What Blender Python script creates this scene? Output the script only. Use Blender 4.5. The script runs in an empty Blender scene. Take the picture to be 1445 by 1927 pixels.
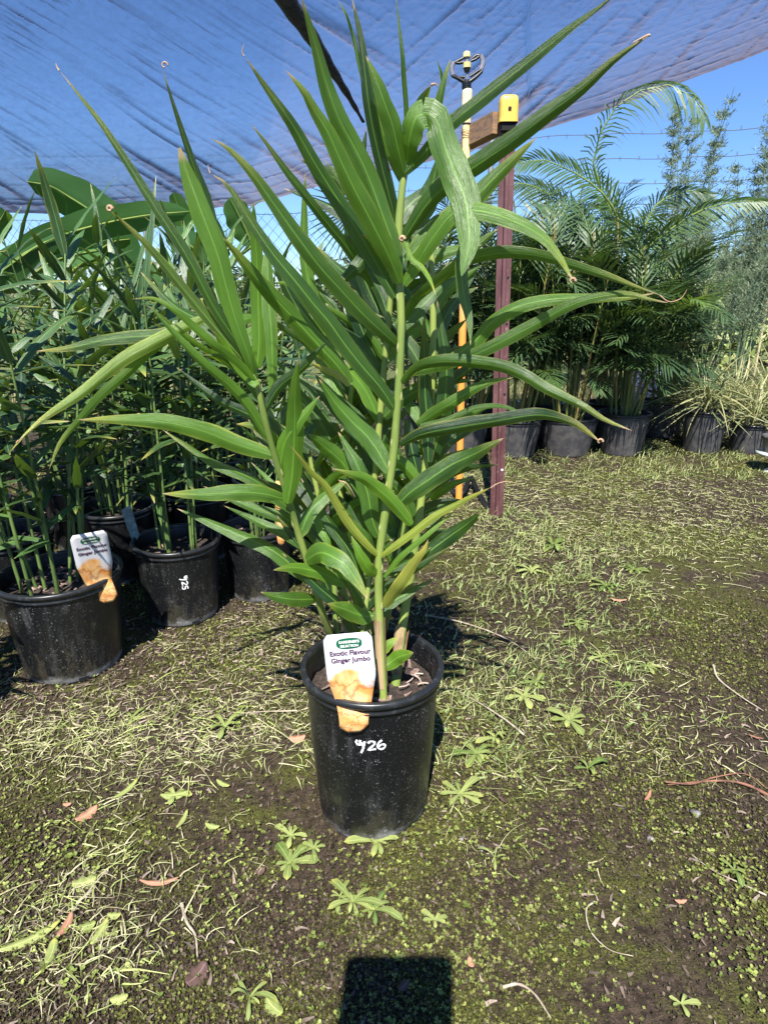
import bpy, math, random
import numpy as np
from mathutils import Vector, Matrix, noise
R = math.radians
random.seed(7); rng = np.random.default_rng(7)

# ------------------------------------------------------------------ camera
F = 1200.0; CX, CY = 722.5, 963.5; PITCH = R(19.0); HC = 0.95
cp, sp = math.cos(PITCH), math.sin(PITCH)
scene = bpy.context.scene
cam_d = bpy.data.cameras.new('camera'); cam = bpy.data.objects.new('camera', cam_d)
scene.collection.objects.link(cam); scene.camera = cam
cam.location = (0, 0, HC); cam.rotation_euler = (R(90) - PITCH, 0, 0)
cam_d.sensor_fit = 'VERTICAL'; cam_d.sensor_height = 36.0; cam_d.lens = 36.0 * F / 1927.0
cam_d.clip_start = 0.02; cam_d.clip_end = 2000

# ------------------------------------------------------------------ light
ANTI = Vector((0.094, 0.7156, -0.993)).normalized()
w = bpy.data.worlds.new('World'); scene.world = w; w.use_nodes = True
nt = w.node_tree; bg = nt.nodes['Background']
sky = nt.nodes.new('ShaderNodeTexSky'); sky.sky_type = 'NISHITA'; sky.sun_disc = False
sky.sun_elevation = R(54); sky.sun_rotation = R(187.5)
sky.air_density = 1.0; sky.dust_density = 0.0; sky.ozone_density = 5.0; sky.altitude = 0
tint = nt.nodes.new('ShaderNodeMix'); tint.data_type = 'RGBA'; tint.blend_type = 'MULTIPLY'; tint.inputs[0].default_value = 1; tint.inputs[7].default_value = (.70, .88, 1.16, 1)
nt.links.new(sky.outputs[0], tint.inputs[6]); nt.links.new(tint.outputs[2], bg.inputs[0]); bg.inputs[1].default_value = 0.072
sd = bpy.data.lights.new('sun', 'SUN'); sd.energy = 5.0; sd.angle = R(0.53); sd.color = (1.0, 0.955, 0.87)
so = bpy.data.objects.new('sun', sd); scene.collection.objects.link(so)
so.rotation_euler = ANTI.to_track_quat('-Z', 'Y').to_euler(); so.location = (-1, -5, 7)
scene.view_settings.view_transform = 'Standard'; scene.view_settings.look = 'None'
scene.view_settings.exposure = 1.1; scene.view_settings.gamma = 1; scene.view_settings.use_curve_mapping = False
scene.render.engine = 'CYCLES'
scene.cycles.max_bounces = 8; scene.cycles.transparent_max_bounces = 12
scene.cycles.use_denoising = True

# ------------------------------------------------------------------ helpers
C = scene.collection
def dirv(px, py):
    u = (px - CX) / F; v = (py - CY) / F
    return Vector((u, cp - v * sp, -(sp + v * cp)))
def P(px, py, Y):
    d = dirv(px, py); t = Y / d.y
    return Vector((d.x * t, Y, HC + d.z * t))
def G(px, py, z=0.0):
    d = dirv(px, py); t = (z - HC) / d.z
    return Vector((d.x * t, d.y * t, z))
def tag(o, label=None, cat=None, group=None, kind=None):
    if label: o['label'] = label
    if cat: o['category'] = cat
    if group: o['group'] = group
    if kind: o['kind'] = kind
    return o
def link(o, parent=None):
    C.objects.link(o)
    if parent is not None: o.parent = parent
    return o
def empty(name, loc, rz=0):
    o = bpy.data.objects.new(name, None); o.location = loc; o.rotation_euler = (0, 0, rz)
    o.empty_display_size = 0.05
    return link(o)
def mesh(name, V, Fc, mats=(), smooth=True, uv=None, attrs=None, mi=None):
    me = bpy.data.meshes.new(name)
    me.from_pydata([tuple(v) for v in V], [], [tuple(f) for f in Fc])
    for m in (mats if isinstance(mats, (list, tuple)) else [mats]): me.materials.append(m)
    if smooth: me.polygons.foreach_set('use_smooth', [True] * len(me.polygons))
    if mi is not None: me.polygons.foreach_set('material_index', mi)
    if uv is not None:
        l = me.uv_layers.new(name='UVMap')
        vi = np.empty(len(me.loops), dtype=np.int32); me.loops.foreach_get('vertex_index', vi)
        l.data.foreach_set('uv', np.asarray(uv, dtype=np.float32)[vi].ravel())
    if attrs:
        for k, val in attrs.items():
            if np.isscalar(val):
                val = np.full(len(V), val, dtype=np.float32)
            a = me.attributes.new(k, 'FLOAT', 'POINT'); a.data.foreach_set('value', np.asarray(val, dtype=np.float32))
    me.update(); return me
def npmesh(name, V, Q, mat, cols=None, smooth=False):
    """large mesh from arrays of verts (n,3) and quads (m,4)"""
    me = bpy.data.meshes.new(name); n = len(V); m, k = Q.shape
    me.vertices.add(n); me.vertices.foreach_set('co', V.astype(np.float32).ravel())
    me.loops.add(m * k); me.loops.foreach_set('vertex_index', Q.astype(np.int32).ravel())
    me.polygons.add(m); me.polygons.foreach_set('loop_start', np.arange(0, m * k, k, dtype=np.int32))
    me.polygons.foreach_set('loop_total', np.full(m, k, dtype=np.int32))
    if smooth: me.polygons.foreach_set('use_smooth', np.ones(m, dtype=bool))
    me.update(calc_edges=True); me.materials.append(mat)
    if cols is not None:
        a = me.color_attributes.new('col', 'FLOAT_COLOR', 'POINT')
        a.data.foreach_set('color', np.concatenate([cols, np.ones((n, 1))], 1).astype(np.float32).ravel())
    return me
def obj(name, me, parent=None, loc=None):
    o = bpy.data.objects.new(name, me)
    if loc is not None: o.location = loc
    return link(o, parent)
class MB:
    def __init__(s): s.V = []; s.F = []
    def add(s, V, Fc):
        b = len(s.V); s.V += [Vector(v) for v in V]; s.F += [[i + b for i in f] for f in Fc]
    def box(s, c, size, rot=None):
        x, y, z = [a / 2 for a in size]; M = rot or Matrix.Identity(3); c = Vector(c)
        V = [c + M @ Vector((i * x, j * y, k * z)) for i in (-1, 1) for j in (-1, 1) for k in (-1, 1)]
        s.add(V, [(0, 1, 3, 2), (4, 6, 7, 5), (0, 4, 5, 1), (2, 3, 7, 6), (0, 2, 6, 4), (1, 5, 7, 3)])
    def tube(s, pts, r, n=8, cap=True, flat=1.0):
        pts = [Vector(p) for p in pts]; rr = r if hasattr(r, '__len__') else [r] * len(pts)
        V = []; Fc = []; prev = None
        for i, p in enumerate(pts):
            t = (pts[min(i + 1, len(pts) - 1)] - pts[max(i - 1, 0)]).normalized()
            a = prev if prev is not None else (Vector((0, 0, 1)) if abs(t.z) < .9 else Vector((1, 0, 0)))
            a = (a - t * a.dot(t)).normalized(); b = t.cross(a); prev = a
            for k in range(n):
                an = 2 * math.pi * k / n
                V.append(p + (a * math.cos(an) * flat + b * math.sin(an)) * rr[i])
        for i in range(len(pts) - 1):
            for k in range(n):
                Fc.append((i * n + k, i * n + (k + 1) % n, (i + 1) * n + (k + 1) % n, (i + 1) * n + k))
        if cap:
            b0 = len(V); e0 = (len(pts) - 1) * n; V += [Vector(v) for v in V[:n]] + [Vector(v) for v in V[e0:e0 + n]]
            Fc.append(tuple(range(b0, b0 + n))[::-1]); Fc.append(tuple(range(b0 + n, b0 + 2 * n)))
        s.add(V, Fc)
    def lathe(s, prof, n=48, c=(0, 0, 0), jit=None):
        V = []; Fc = []; m = len(prof)
        for i, (r, z) in enumerate(prof):
            for k in range(n):
                an = 2 * math.pi * k / n
                rr = r; zz = z
                if jit: rr, zz = jit(r, z, an)
                V.append((c[0] + rr * math.cos(an), c[1] + rr * math.sin(an), c[2] + zz))
        for i in range(m - 1):
            for k in range(n):
                Fc.append((i * n + k, i * n + (k + 1) % n, (i + 1) * n + (k + 1) % n, (i + 1) * n + k))
        s.add(V, Fc)
    def me(s, name, mat, smooth=True): return mesh(name, s.V, s.F, mat, smooth)

def smooth_spine(pts, n):
    """catmull-rom through pts, n+1 samples evenly by length"""
    pts = [Vector(p) for p in pts]
    if len(pts) == 2: pts = [pts[0], pts[0].lerp(pts[1], .5), pts[1]]
    ex = [2 * pts[0] - pts[1]] + pts + [2 * pts[-1] - pts[-2]]
    out = []
    for i in range(1, len(ex) - 2):
        a, b, c, d = ex[i - 1:i + 3]
        for k in range(12):
            t = k / 12
            out.append(0.5 * ((2 * b) + (c - a) * t + (2 * a - 5 * b + 4 * c - d) * t * t + (3 * b - a - 3 * c + d) * t ** 3))
    out.append(pts[-1])
    L = [0]
    for i in range(1, len(out)): L.append(L[-1] + (out[i] - out[i - 1]).length)
    res = []; j = 0
    for k in range(n + 1):
        s = L[-1] * k / n
        while j < len(L) - 2 and L[j + 1] < s: j += 1
        f = (s - L[j]) / max(1e-9, L[j + 1] - L[j]); res.append(out[j].lerp(out[j + 1], min(1, f)))
    return res
def wprof(t): return min(1.0, ((t + .03) ** .45 * max(0, 1 - t) ** .88) / .448)

# ------------------------------------------------------------------ materials
def newmat(name):
    m = bpy.data.materials.new(name); m.use_nodes = True; n = m.node_tree; n.nodes.clear()
    out = n.nodes.new('ShaderNodeOutputMaterial'); return m, n, out
class N:
    """tiny node builder"""
    def __init__(s, nt): s.nt = nt
    def n(s, t, **k):
        o = s.nt.nodes.new(t)
        for a, b in k.items():
            if a.startswith('i_'):
                key = a[2:]; key = int(key) if key.isdigit() else key.replace('_', ' ')
                s.set(o.inputs[key], b)
            else: setattr(o, a, b)
        return o
    def set(s, inp, v):
        if isinstance(v, bpy.types.NodeSocket): s.nt.links.new(v, inp)
        elif isinstance(v, tuple) and len(v) == 3 and inp.type == 'RGBA': inp.default_value = (*v, 1)
        else: inp.default_value = v
    def math(s, op, a, b=0.0, c=None, clamp=False):
        o = s.nt.nodes.new('ShaderNodeMath'); o.operation = op; o.use_clamp = clamp
        s.set(o.inputs[0], a); s.set(o.inputs[1], b)
        if c is not None: s.set(o.inputs[2], c)
        return o.outputs[0]
    def mix(s, f, a, b, mode='MIX'):
        o = s.nt.nodes.new('ShaderNodeMix'); o.data_type = 'RGBA'; o.blend_type = mode
        s.set(o.inputs[0], f); s.set(o.inputs[6], a); s.set(o.inputs[7], b); return o.outputs[2]
    def noise(s, vec, scale, detail=3, rough=.55, out=0, dist=0.0):
        o = s.n('ShaderNodeTexNoise'); o.inputs['Scale'].default_value = scale
        o.inputs['Detail'].default_value = detail; o.inputs['Roughness'].default_value = rough
        o.inputs['Distortion'].default_value = dist
        if vec is not None: s.nt.links.new(vec, o.inputs['Vector'])
        return o.outputs[out]
    def ss(s, v, a, b):
        o = s.nt.nodes.new('ShaderNodeMapRange'); o.interpolation_type = 'SMOOTHSTEP'
        s.set(o.inputs[0], v); o.inputs[1].default_value = a; o.inputs[2].default_value = b; return o.outputs[0]
    def attr(s, name, ty='GEOMETRY', out='Fac'):
        o = s.n('ShaderNodeAttribute'); o.attribute_type = ty; o.attribute_name = name; return o.outputs[out]
    def obj(s): return s.n('ShaderNodeTexCoord').outputs['Object']
    def scale(s, vec, v):
        o = s.n('ShaderNodeVectorMath', operation='MULTIPLY'); s.set(o.inputs[0], vec); o.inputs[1].default_value = v; return o.outputs[0]

def leaf_mat(name, dark, light, trans, rough=.38, tfac=.3, bump=.25, yelcol=(.62, .55, .10), tipcol=(.55, .40, .22), streak=.55, spec=.5):
    m, nt, out = newmat(name); b = N(nt)
    uvn = b.n('ShaderNodeTexCoord').outputs['UV']
    sep = b.n('ShaderNodeSeparateXYZ'); nt.links.new(uvn, sep.inputs[0]); u, t = sep.outputs[0], sep.outputs[1]
    rnd = b.n('ShaderNodeObjectInfo').outputs['Random']
    cmb = b.n('ShaderNodeCombineXYZ'); nt.links.new(u, cmb.inputs[0]); nt.links.new(t, cmb.inputs[1])
    nt.links.new(b.math('MULTIPLY', rnd, 31.0), cmb.inputs[2])
    st = b.noise(b.scale(cmb.outputs[0], (30, 1.3, 1)), 1.0, 5, .72)
    big = b.noise(b.scale(cmb.outputs[0], (2.2, 5, 1)), 1.0, 3, .6)
    tone = b.math('ADD', b.attr('tone'), b.math('MULTIPLY', b.math('SUBTRACT', rnd, .5), .25))
    f = b.math('ADD', tone, b.math('MULTIPLY', b.math('SUBTRACT', st, .5), streak))
    f = b.math('ADD', f, b.math('MULTIPLY', b.math('SUBTRACT', big, .5), .5), clamp=True)
    col = b.mix(f, dark, light)
    ab = b.math('ABSOLUTE', b.math('SUBTRACT', u, .5))
    mid = b.math('MULTIPLY', b.math('SUBTRACT', 1.0, b.ss(ab, .012, .05)), .55)
    col = b.mix(mid, col, tuple(min(1, c * 1.7 + .03) for c in light))
    ye = b.attr('yel')
    edge = b.math('ADD', b.math('MULTIPLY', b.ss(b.math('ADD', ab, b.math('MULTIPLY', b.math('SUBTRACT', big, .5), .34)), .38, .54), .6), b.ss(b.math('ADD', t, b.math('MULTIPLY', b.math('SUBTRACT', st, .5), .3)), .72, 1.0), clamp=True)
    yf = b.math('MULTIPLY', ye, b.math('ADD', b.math('MULTIPLY', edge, .85), b.ss(ye, .6, 1.2)), clamp=True)
    col = b.mix(yf, col, yelcol)
    tipf = b.math('MULTIPLY', b.ss(b.math('ADD', t, b.math('MULTIPLY', b.math('SUBTRACT', st, .5), .10)), .945, .975), b.attr('tipb'))
    col = b.mix(tipf, col, tipcol)
    # small blemishes
    sp_ = b.ss(b.noise(b.scale(cmb.outputs[0], (9, 60, 1)), 1.0, 2, .5), .72, .78)
    col = b.mix(b.math('MULTIPLY', sp_, .35), col, (.35, .33, .18))
    bmp = b.n('ShaderNodeBump', i_Strength=bump, i_Distance=.002); nt.links.new(st, bmp.inputs['Height'])
    pr = b.n('ShaderNodeBsdfPrincipled', i_Base_Color=col, i_Roughness=rough)
    pr.inputs['Specular IOR Level'].default_value = spec
    nt.links.new(bmp.outputs[0], pr.inputs['Normal'])
    tr = b.n('ShaderNodeBsdfTranslucent'); tc = b.mix(b.math('MULTIPLY', yf, .8), b.mix(f, tuple(c * .55 for c in trans), trans), (.6, .5, .08)); nt.links.new(tc, tr.inputs[0])
    mx = b.n('ShaderNodeMixShader'); mx.inputs[0].default_value = tfac
    nt.links.new(pr.outputs[0], mx.inputs[1]); nt.links.new(tr.outputs[0], mx.inputs[2]); nt.links.new(mx.outputs[0], out.inputs[0])
    return m
def pmat(name, col, rough=.5, var=.25, scale=20, bump=0.0, metal=0.0, col2=None, spec=.5, f0=.4, f1=.65, stretch=(1, 1, 1)):
    m, nt, out = newmat(name); b = N(nt)
    v = b.scale(b.obj(), stretch)
    nz = b.noise(v, scale, 5, .6)
    c = b.mix(b.ss(nz, f0, f1), col, col2 if col2 else tuple(x * (1 - var) for x in col))
    pr = b.n('ShaderNodeBsdfPrincipled', i_Base_Color=c, i_Roughness=rough, i_Metallic=metal)
    pr.inputs['Specular IOR Level'].default_value = spec
    if bump:
        bm = b.n('ShaderNodeBump', i_Strength=bump, i_Distance=.004); nt.links.new(nz, bm.inputs['Height']); nt.links.new(bm.outputs[0], pr.inputs['Normal'])
    nt.links.new(pr.outputs[0], out.inputs[0]); return m
def colmat(name, rough=.6, tfac=.2, spec=.3):
    m, nt, out = newmat(name); b = N(nt); c = b.attr('col', out='Color')
    nz = b.noise(b.obj(), 160, 2); c = b.mix(b.math('MULTIPLY', b.ss(nz, .35, .7), .35), c, (.05, .05, .02))
    pr = b.n('ShaderNodeBsdfPrincipled', i_Base_Color=c, i_Roughness=rough); pr.inputs['Specular IOR Level'].default_value = spec
    tr = b.n('ShaderNodeBsdfTranslucent'); nt.links.new(c, tr.inputs[0])
    mx = b.n('ShaderNodeMixShader'); mx.inputs[0].default_value = tfac
    nt.links.new(pr.outputs[0], mx.inputs[1]); nt.links.new(tr.outputs[0], mx.inputs[2]); nt.links.new(mx.outputs[0], out.inputs[0]); return m

M_LEAF = leaf_mat('ginger_leaf', (.008, .034, .014), (.135, .29, .026), (.46, .66, .012), tfac=.38, rough=.36, streak=.85, bump=.6, spec=.75)
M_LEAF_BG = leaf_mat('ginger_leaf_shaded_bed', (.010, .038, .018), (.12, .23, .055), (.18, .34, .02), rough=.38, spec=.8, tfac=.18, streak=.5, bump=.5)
M_BANANA = leaf_mat('banana_leaf', (.03, .10, .03), (.10, .22, .06), (.22, .42, .02), rough=.4, tfac=.42, streak=.25)
M_WEED = leaf_mat('weed_leaf', (.10, .16, .035), (.34, .38, .13), (.3, .4, .06), rough=.6, tfac=.2, streak=.3, spec=.25)
M_DRY = leaf_mat('dry_leaf', (.22, .10, .055), (.50, .26, .17), (.4, .2, .1), rough=.7, tfac=.1, streak=.5, spec=.2)
M_DARKDRY = leaf_mat('dark_dry_leaf', (.07, .04, .035), (.16, .10, .085), (.1, .06, .05), rough=.75, tfac=.05, spec=.2)
M_STEM = pmat('ginger_stem', (.24, .30, .07), .42, col2=(.13, .20, .04), scale=14, bump=.15, stretch=(1, 1, .25))
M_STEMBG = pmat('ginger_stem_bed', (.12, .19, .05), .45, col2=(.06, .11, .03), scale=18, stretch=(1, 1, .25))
M_NODE = pmat('stem_node_scar', (.30, .32, .12), .6, scale=90)
M_CREAM = pmat('dried_curl', (.42, .27, .16), .6, scale=60, var=.4)
M_PALM = leaf_mat('palm_leaflet', (.014, .040, .018), (.085, .15, .05), (.14, .26, .03), rough=.42, tfac=.15, streak=.3, spec=.5)
M_PALML = leaf_mat('young_palm_leaflet', (.035, .085, .03), (.15, .24, .06), (.22, .36, .04), rough=.38, tfac=.3, streak=.3)
M_RACHIS = pmat('palm_rachis', (.20, .28, .06), .5, col2=(.12, .17, .04), scale=12)
M_CANE = pmat('palm_cane', (.14, .18, .04), .5, col2=(.28, .20, .06), scale=9, stretch=(1, 1, .3))
M_SEDGE = leaf_mat('yellowing_strap_leaf', (.11, .15, .05), (.40, .38, .19), (.3, .35, .08), rough=.5, tfac=.2, streak=.3)

def pot_mat(name, dust=.5):
    m, nt, out = newmat(name); b = N(nt); o = b.obj()
    sp1 = b.ss(b.noise(o, 420, 2, .5), .66, .74); sp2 = b.ss(b.noise(o, 150, 3, .6), .63, .72); big = b.ss(b.noise(o, 9, 4, .6), .38, .66)
    st = b.ss(b.noise(b.scale(o, (1, 1, .12)), 60, 4, .6), .45, .75)
    sep = b.n('ShaderNodeSeparateXYZ'); nt.links.new(o, sep.inputs[0])
    low = b.math('SUBTRACT', 1.0, b.ss(b.math('ADD', sep.outputs[2], b.math('MULTIPLY', b.noise(o, 26, 4, .7), -.075)), -.036, -.012))
    f = b.math('ADD', b.math('MULTIPLY', b.math('ADD', sp1, b.math('MULTIPLY', sp2, .5)), b.math('ADD', .25, b.math('MULTIPLY', big, dust + .3))), b.math('MULTIPLY', b.math('MULTIPLY', st, big), .10))
    f = b.math('ADD', f, b.math('MULTIPLY', low, .55), clamp=True)
    c = b.mix(f, (.0055, .006, .007), (.34, .34, .35))
    mud = b.math('MULTIPLY', b.ss(b.math('SUBTRACT', b.noise(b.scale(o, (1, 1, .5)), 34, 5, .75), b.math('MULTIPLY', sep.outputs[2], 1.1)), .40, .55), .30); c = b.mix(mud, c, (.085, .075, .045))
    bm = b.n('ShaderNodeBump', i_Strength=.25, i_Distance=.0015); nt.links.new(b.noise(o, 55, 5, .65), bm.inputs['Height'])
    pr = b.n('ShaderNodeBsdfPrincipled', i_Base_Color=c); nt.links.new(b.math('ADD', .36, b.math('MULTIPLY', f, .4)), pr.inputs['Roughness'])
    nt.links.new(bm.outputs[0], pr.inputs['Normal']); nt.links.new(pr.outputs[0], out.inputs[0]); return m
M_POT = pot_mat('black_pot_plastic', .55); M_POTFAR = pmat('dusty_grey_pot_plastic', (.045, .044, .048), .5, col2=(.085, .080, .078), scale=25)
M_RIM = pmat('pot_rim_plastic', (.014, .015, .016), .33, col2=(.05, .05, .052), scale=60, f0=.5, f1=.8)
M_SOIL = pmat('potting_mix', (.022, .015, .012), .9, col2=(.06, .04, .032), scale=130, bump=.8)
M_CHIP = pmat('bark_chip', (.16, .10, .085), .8, col2=(.34, .25, .21), scale=90)
M_PAINT = pmat('white_paint_marker', (.80, .80, .80), .6, scale=80, var=.1)
M_HOLE = pmat('dark_recess', (.006, .006, .006), .9)

# ------------------------------------------------------------------ ground
def gz(x, y):
    return .010 * noise.noise(Vector((x * 1.7, y * 1.7, 3))) + .005 * noise.noise(Vector((x * 7, y * 7, 1)))
m, nt, out = newmat('mossy_soil'); b = N(nt); o = b.obj()
n1 = b.noise(o, 1.3, 5, .62, dist=.4); n2 = b.noise(o, 9, 5, .65); n3 = b.noise(o, 70, 4, .7); n4 = b.noise(o, 300, 3, .7)
soil = b.mix(b.ss(n3, .35, .7), (.028, .020, .013), (.085, .060, .042))
moss = b.mix(b.ss(n4, .38, .70), (.032, .034, .010), (.15, .155, .032))
mf = b.ss(b.math('ADD', b.math('MULTIPLY', n1, .55), b.math('MULTIPLY', n2, .45)), .465, .56)
c = b.mix(b.math('MULTIPLY', mf, b.ss(n3, .25, .55)), soil, moss)
c = b.mix(b.math('MULTIPLY', b.ss(n4, .66, .74), .6), c, (.26, .24, .13))
gs = b.n('ShaderNodeSeparateXYZ'); nt.links.new(o, gs.inputs[0])
far = b.ss(gs.outputs[1], 5.5, 9.0)
c = b.mix(far, c, b.mix(b.ss(b.noise(o, .6, 5), .35, .65), (.17, .17, .07), (.10, .14, .04)))
hh = b.math('ADD', b.math('MULTIPLY', n3, .6), b.math('ADD', b.math('MULTIPLY', n4, .5), b.math('MULTIPLY', n2, .5)))
bm = b.n('ShaderNodeBump', i_Strength=.9, i_Distance=.012); nt.links.new(hh, bm.inputs['Height'])
pr = b.n('ShaderNodeBsdfPrincipled', i_Base_Color=c, i_Roughness=.85); pr.inputs['Specular IOR Level'].default_value = .2
nt.links.new(bm.outputs[0], pr.inputs['Normal']); nt.links.new(pr.outputs[0], out.inputs[0]); M_GROUND = m
xs = np.unique(np.concatenate([np.linspace(-3.5, 4.5, 230), np.array([-400, -120, -40, -15, -8, -5, 6, 9, 15, 40, 120, 400])]))
ys = np.unique(np.concatenate([np.linspace(.2, 6.5, 190), np.array([-60, -10, -3, -1, 7, 8, 10, 14, 20, 35, 60, 120, 300, 900])]))
V = []; Fc = []
for j, y in enumerate(ys):
    for i, x in enumerate(xs):
        V.append((x, y, gz(x, y) if (-3.5 <= x <= 4.5 and .2 <= y <= 6.5) else 0.0))
nx = len(xs)
for j in range(len(ys) - 1):
    for i in range(nx - 1): Fc.append((j * nx + i, j * nx + i + 1, (j + 1) * nx + i + 1, (j + 1) * nx + i))
tag(obj('ground', mesh('ground', V, Fc, M_GROUND)), 'mossy bare soil with patches of weeds and dry clippings', kind='structure')

# distant rise with scrub
m, nt, out = newmat('hill_scrub'); b = N(nt); o = b.obj()
c = b.mix(b.ss(b.noise(o, .9, 6, .7), .35, .66), (.045, .065, .03), (.16, .18, .08))
pr = b.n('ShaderNodeBsdfPrincipled', i_Base_Color=c, i_Roughness=.9); nt.links.new(pr.outputs[0], out.inputs[0])
V = []; Fc = []
HX = np.linspace(-60, 90, 90); HY = np.linspace(38, 90, 16)
for j, y in enumerate(HY):
    for i, x in enumerate(HX):
        k = (j / 15); hgt = (1.0 + 3.6 / (1 + math.exp(-(x - 22) / 6))) * math.sin(min(1, k * 1.3) * math.pi / 2) + .5 * noise.noise(Vector((x * .3, y * .3, 0))) + .35 * noise.noise(Vector((x * 1.3, y * .8, 5)))
        V.append((x, y, (hgt if j else -.2)))
for j in range(15):
    for i in range(89): Fc.append((j * 90 + i, j * 90 + i + 1, (j + 1) * 90 + i + 1, (j + 1) * 90 + i))
tag(obj('distant_hill', mesh('distant_hill', V, Fc, m)), kind='structure')

# ------------------------------------------------------------------ shade cloth
m, nt, out = newmat('woven_shade_cloth'); b = N(nt); uvn = b.n('ShaderNodeTexCoord').outputs['UV']; o = b.obj()
lw = b.n('ShaderNodeLayerWeight'); lw.inputs['Blend'].default_value = .5
wr = b.attr('fold')
fine = b.noise(b.scale(uvn, (120, 80, 1)), 1.0, 5, .7, dist=.6); fine2 = b.noise(b.scale(uvn, (16, 40, 1)), 1.0, 5, .65, dist=1.5)
op = b.math('ADD', .33, b.math('MULTIPLY', b.math('POWER', lw.outputs['Facing'], 2.0), .16))
op = b.math('ADD', op, b.math('MULTIPLY', wr, .62))
op = b.math('ADD', op, b.math('MULTIPLY', b.math('SUBTRACT', fine, .5), .22)); op = b.math('ADD', op, b.math('MULTIPLY', b.math('SUBTRACT', fine2, .5), .20), clamp=True)
df = b.n('ShaderNodeBsdfDiffuse'); df.inputs[0].default_value = (.05, .042, .048, 1)
tl = b.n('ShaderNodeBsdfTranslucent'); tl.inputs[0].default_value = (.27, .235, .285, 1)
ad = b.n('ShaderNodeMixShader'); ad.inputs[0].default_value = .7; nt.links.new(df.outputs[0], ad.inputs[1]); nt.links.new(tl.outputs[0], ad.inputs[2])
tp = b.n('ShaderNodeBsdfTransparent'); mx = b.n('ShaderNodeMixShader'); nt.links.new(op, mx.inputs[0]); nt.links.new(tp.outputs[0], mx.inputs[1]); nt.links.new(ad.outputs[0], mx.inputs[2])
nt.links.new(mx.outputs[0], out.inputs[0]); M_CLOTH = m
FAR = [(-900, 330, 5.7), (-400, 380, 5.7), (0, 398, 5.7), (200, 402, 5.7), (330, 396, 5.75), (473, 387, 5.8), (598, 350, 6.0), (750, 318, 6.3), (880, 285, 6.6), (1009, 246, 6.8), (1138, 207, 6.9), (1293, 150, 6.8), (1445, 92, 6.7), (1800, -70, 6.4), (2300, -330, 6.0)]
def far_at(px):
    for i in range(len(FAR) - 1):
        if FAR[i][0] <= px <= FAR[i + 1][0]:
            f = (px - FAR[i][0]) / (FAR[i + 1][0] - FAR[i][0]); return [FAR[i][k] * (1 - f) + FAR[i + 1][k] * f for k in (1, 2)]
    return FAR[-1][1:]
def cloth_pt(px, t):
    fy, fY = far_at(px); near = P(px, -420 - .12 * abs(px - 700), 4.3 + .9 * min(1, max(0, (px - 500) / 600))); farp = P(px, fy, fY)
    p = near.lerp(farp, t); p.z -= .22 * math.sin(math.pi * t) * (1 if px < 1000 else .6); return p
def rowpx(p):
    r = (p.z - HC) / p.y; return CY + F * (-sp - r * cp) / (cp - r * sp)
def line(a, s_): return math.exp(-(noise.noise(a) / s_) ** 2)
def streak(a, th, p_=1.0): return max(0, min(1, (noise.noise(a) - th) / (.62 - th))) ** p_
NI, NJ = 640, 300; V = []; Fc = []; uv = []; fold = []
for j in range(NJ + 1):
    t = j / NJ; t = t ** .92
    for i in range(NI + 1):
        px = -900 + 3200 * i / NI; p = cloth_pt(px, t); q = i / NI; py = rowpx(p); hem = far_at(px)[0] - py   # cloth-own coordinates
        k = .62 - 1.25 * min(1, max(0, (px - 620) / 260)); wob = 7 * noise.noise(Vector((px / 210, py / 210, 4)))
        a_ = py - k * (px - 600) + wob; l_ = px + k * py
        msk = max(0, .5 + 1.6 * noise.noise(Vector((px / 260, py / 200, 8))))
        wL = min(1, max(0, (840 - px) / 240)); wR = min(1, max(0, (px - 620) / 240)); aL, lL = py - .60 * px + wob, px + .60 * py; aR, lR = py + (.50 + .0002 * px) * px + wob, px - .5 * py
        f1 = (wL * streak(Vector((aL / 11, lL / 420, 1.5)), .26, .8) + wR * streak(Vector((aR / 13, lR / 380, 21.5)), .26, .8)) * min(1, .25 + msk)
        f2 = (wL * streak(Vector((aL / 5, lL / 130, 6.0)), .24, .8) + wR * streak(Vector((aR / 6, lR / 120, 26.0)), .22, .8)) * max(0, .45 + 1.5 * noise.noise(Vector((px / 170, py / 150, 3))))
        f3 = streak(Vector((px / 150 + hem / 90, hem / 6, 9.0)), .10) * max(0, 1 - hem / 170)
        f4 = line(Vector((px / 22 + py / 40, py / 16, 2.0)), .10) * (1 if px > 650 else .25) * max(0, .5 + noise.noise(Vector((px / 90, py / 90, 5))))
        f1 = min(1, f1); f2 = min(1, f2)
        f5 = .6 * noise.noise(Vector((px / 12, py / 9, 11.0))) + .4 * noise.noise(Vector((px / 7, py / 7, 13.0)))
        d = .016 * f1 + .009 * f2 + .008 * f3 + .005 * f4 + .004 * f5 + .020 * noise.noise(Vector((px / 400, py / 300, 2))) 
        p.z -= d
        hemd = max(0, 1 - max(0, hem) / (190 if px < 650 else 120)) ** 1.6
        V.append(p); uv.append((q * 3, t)); fold.append(min(1, .75 * f1 + .60 * f2 + .42 * f3 + .30 * f4 + .13 * f5 + .78 * hemd + (.3 if hem < 5 else 0)))
for j in range(NJ):
    for i in range(NI):
        a = j * (NI + 1) + i; Fc.append((a, a + 1, a + NI + 2, a + NI + 1))
tag(obj('shade_cloth', mesh('shade_cloth', V, Fc, M_CLOTH, uv=uv, attrs={'fold': fold})), 'sagging grey translucent shade cloth hanging wrinkled across the top of the view', 'shade cloth')
cloth = bpy.data.objects['shade_cloth']
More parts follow.
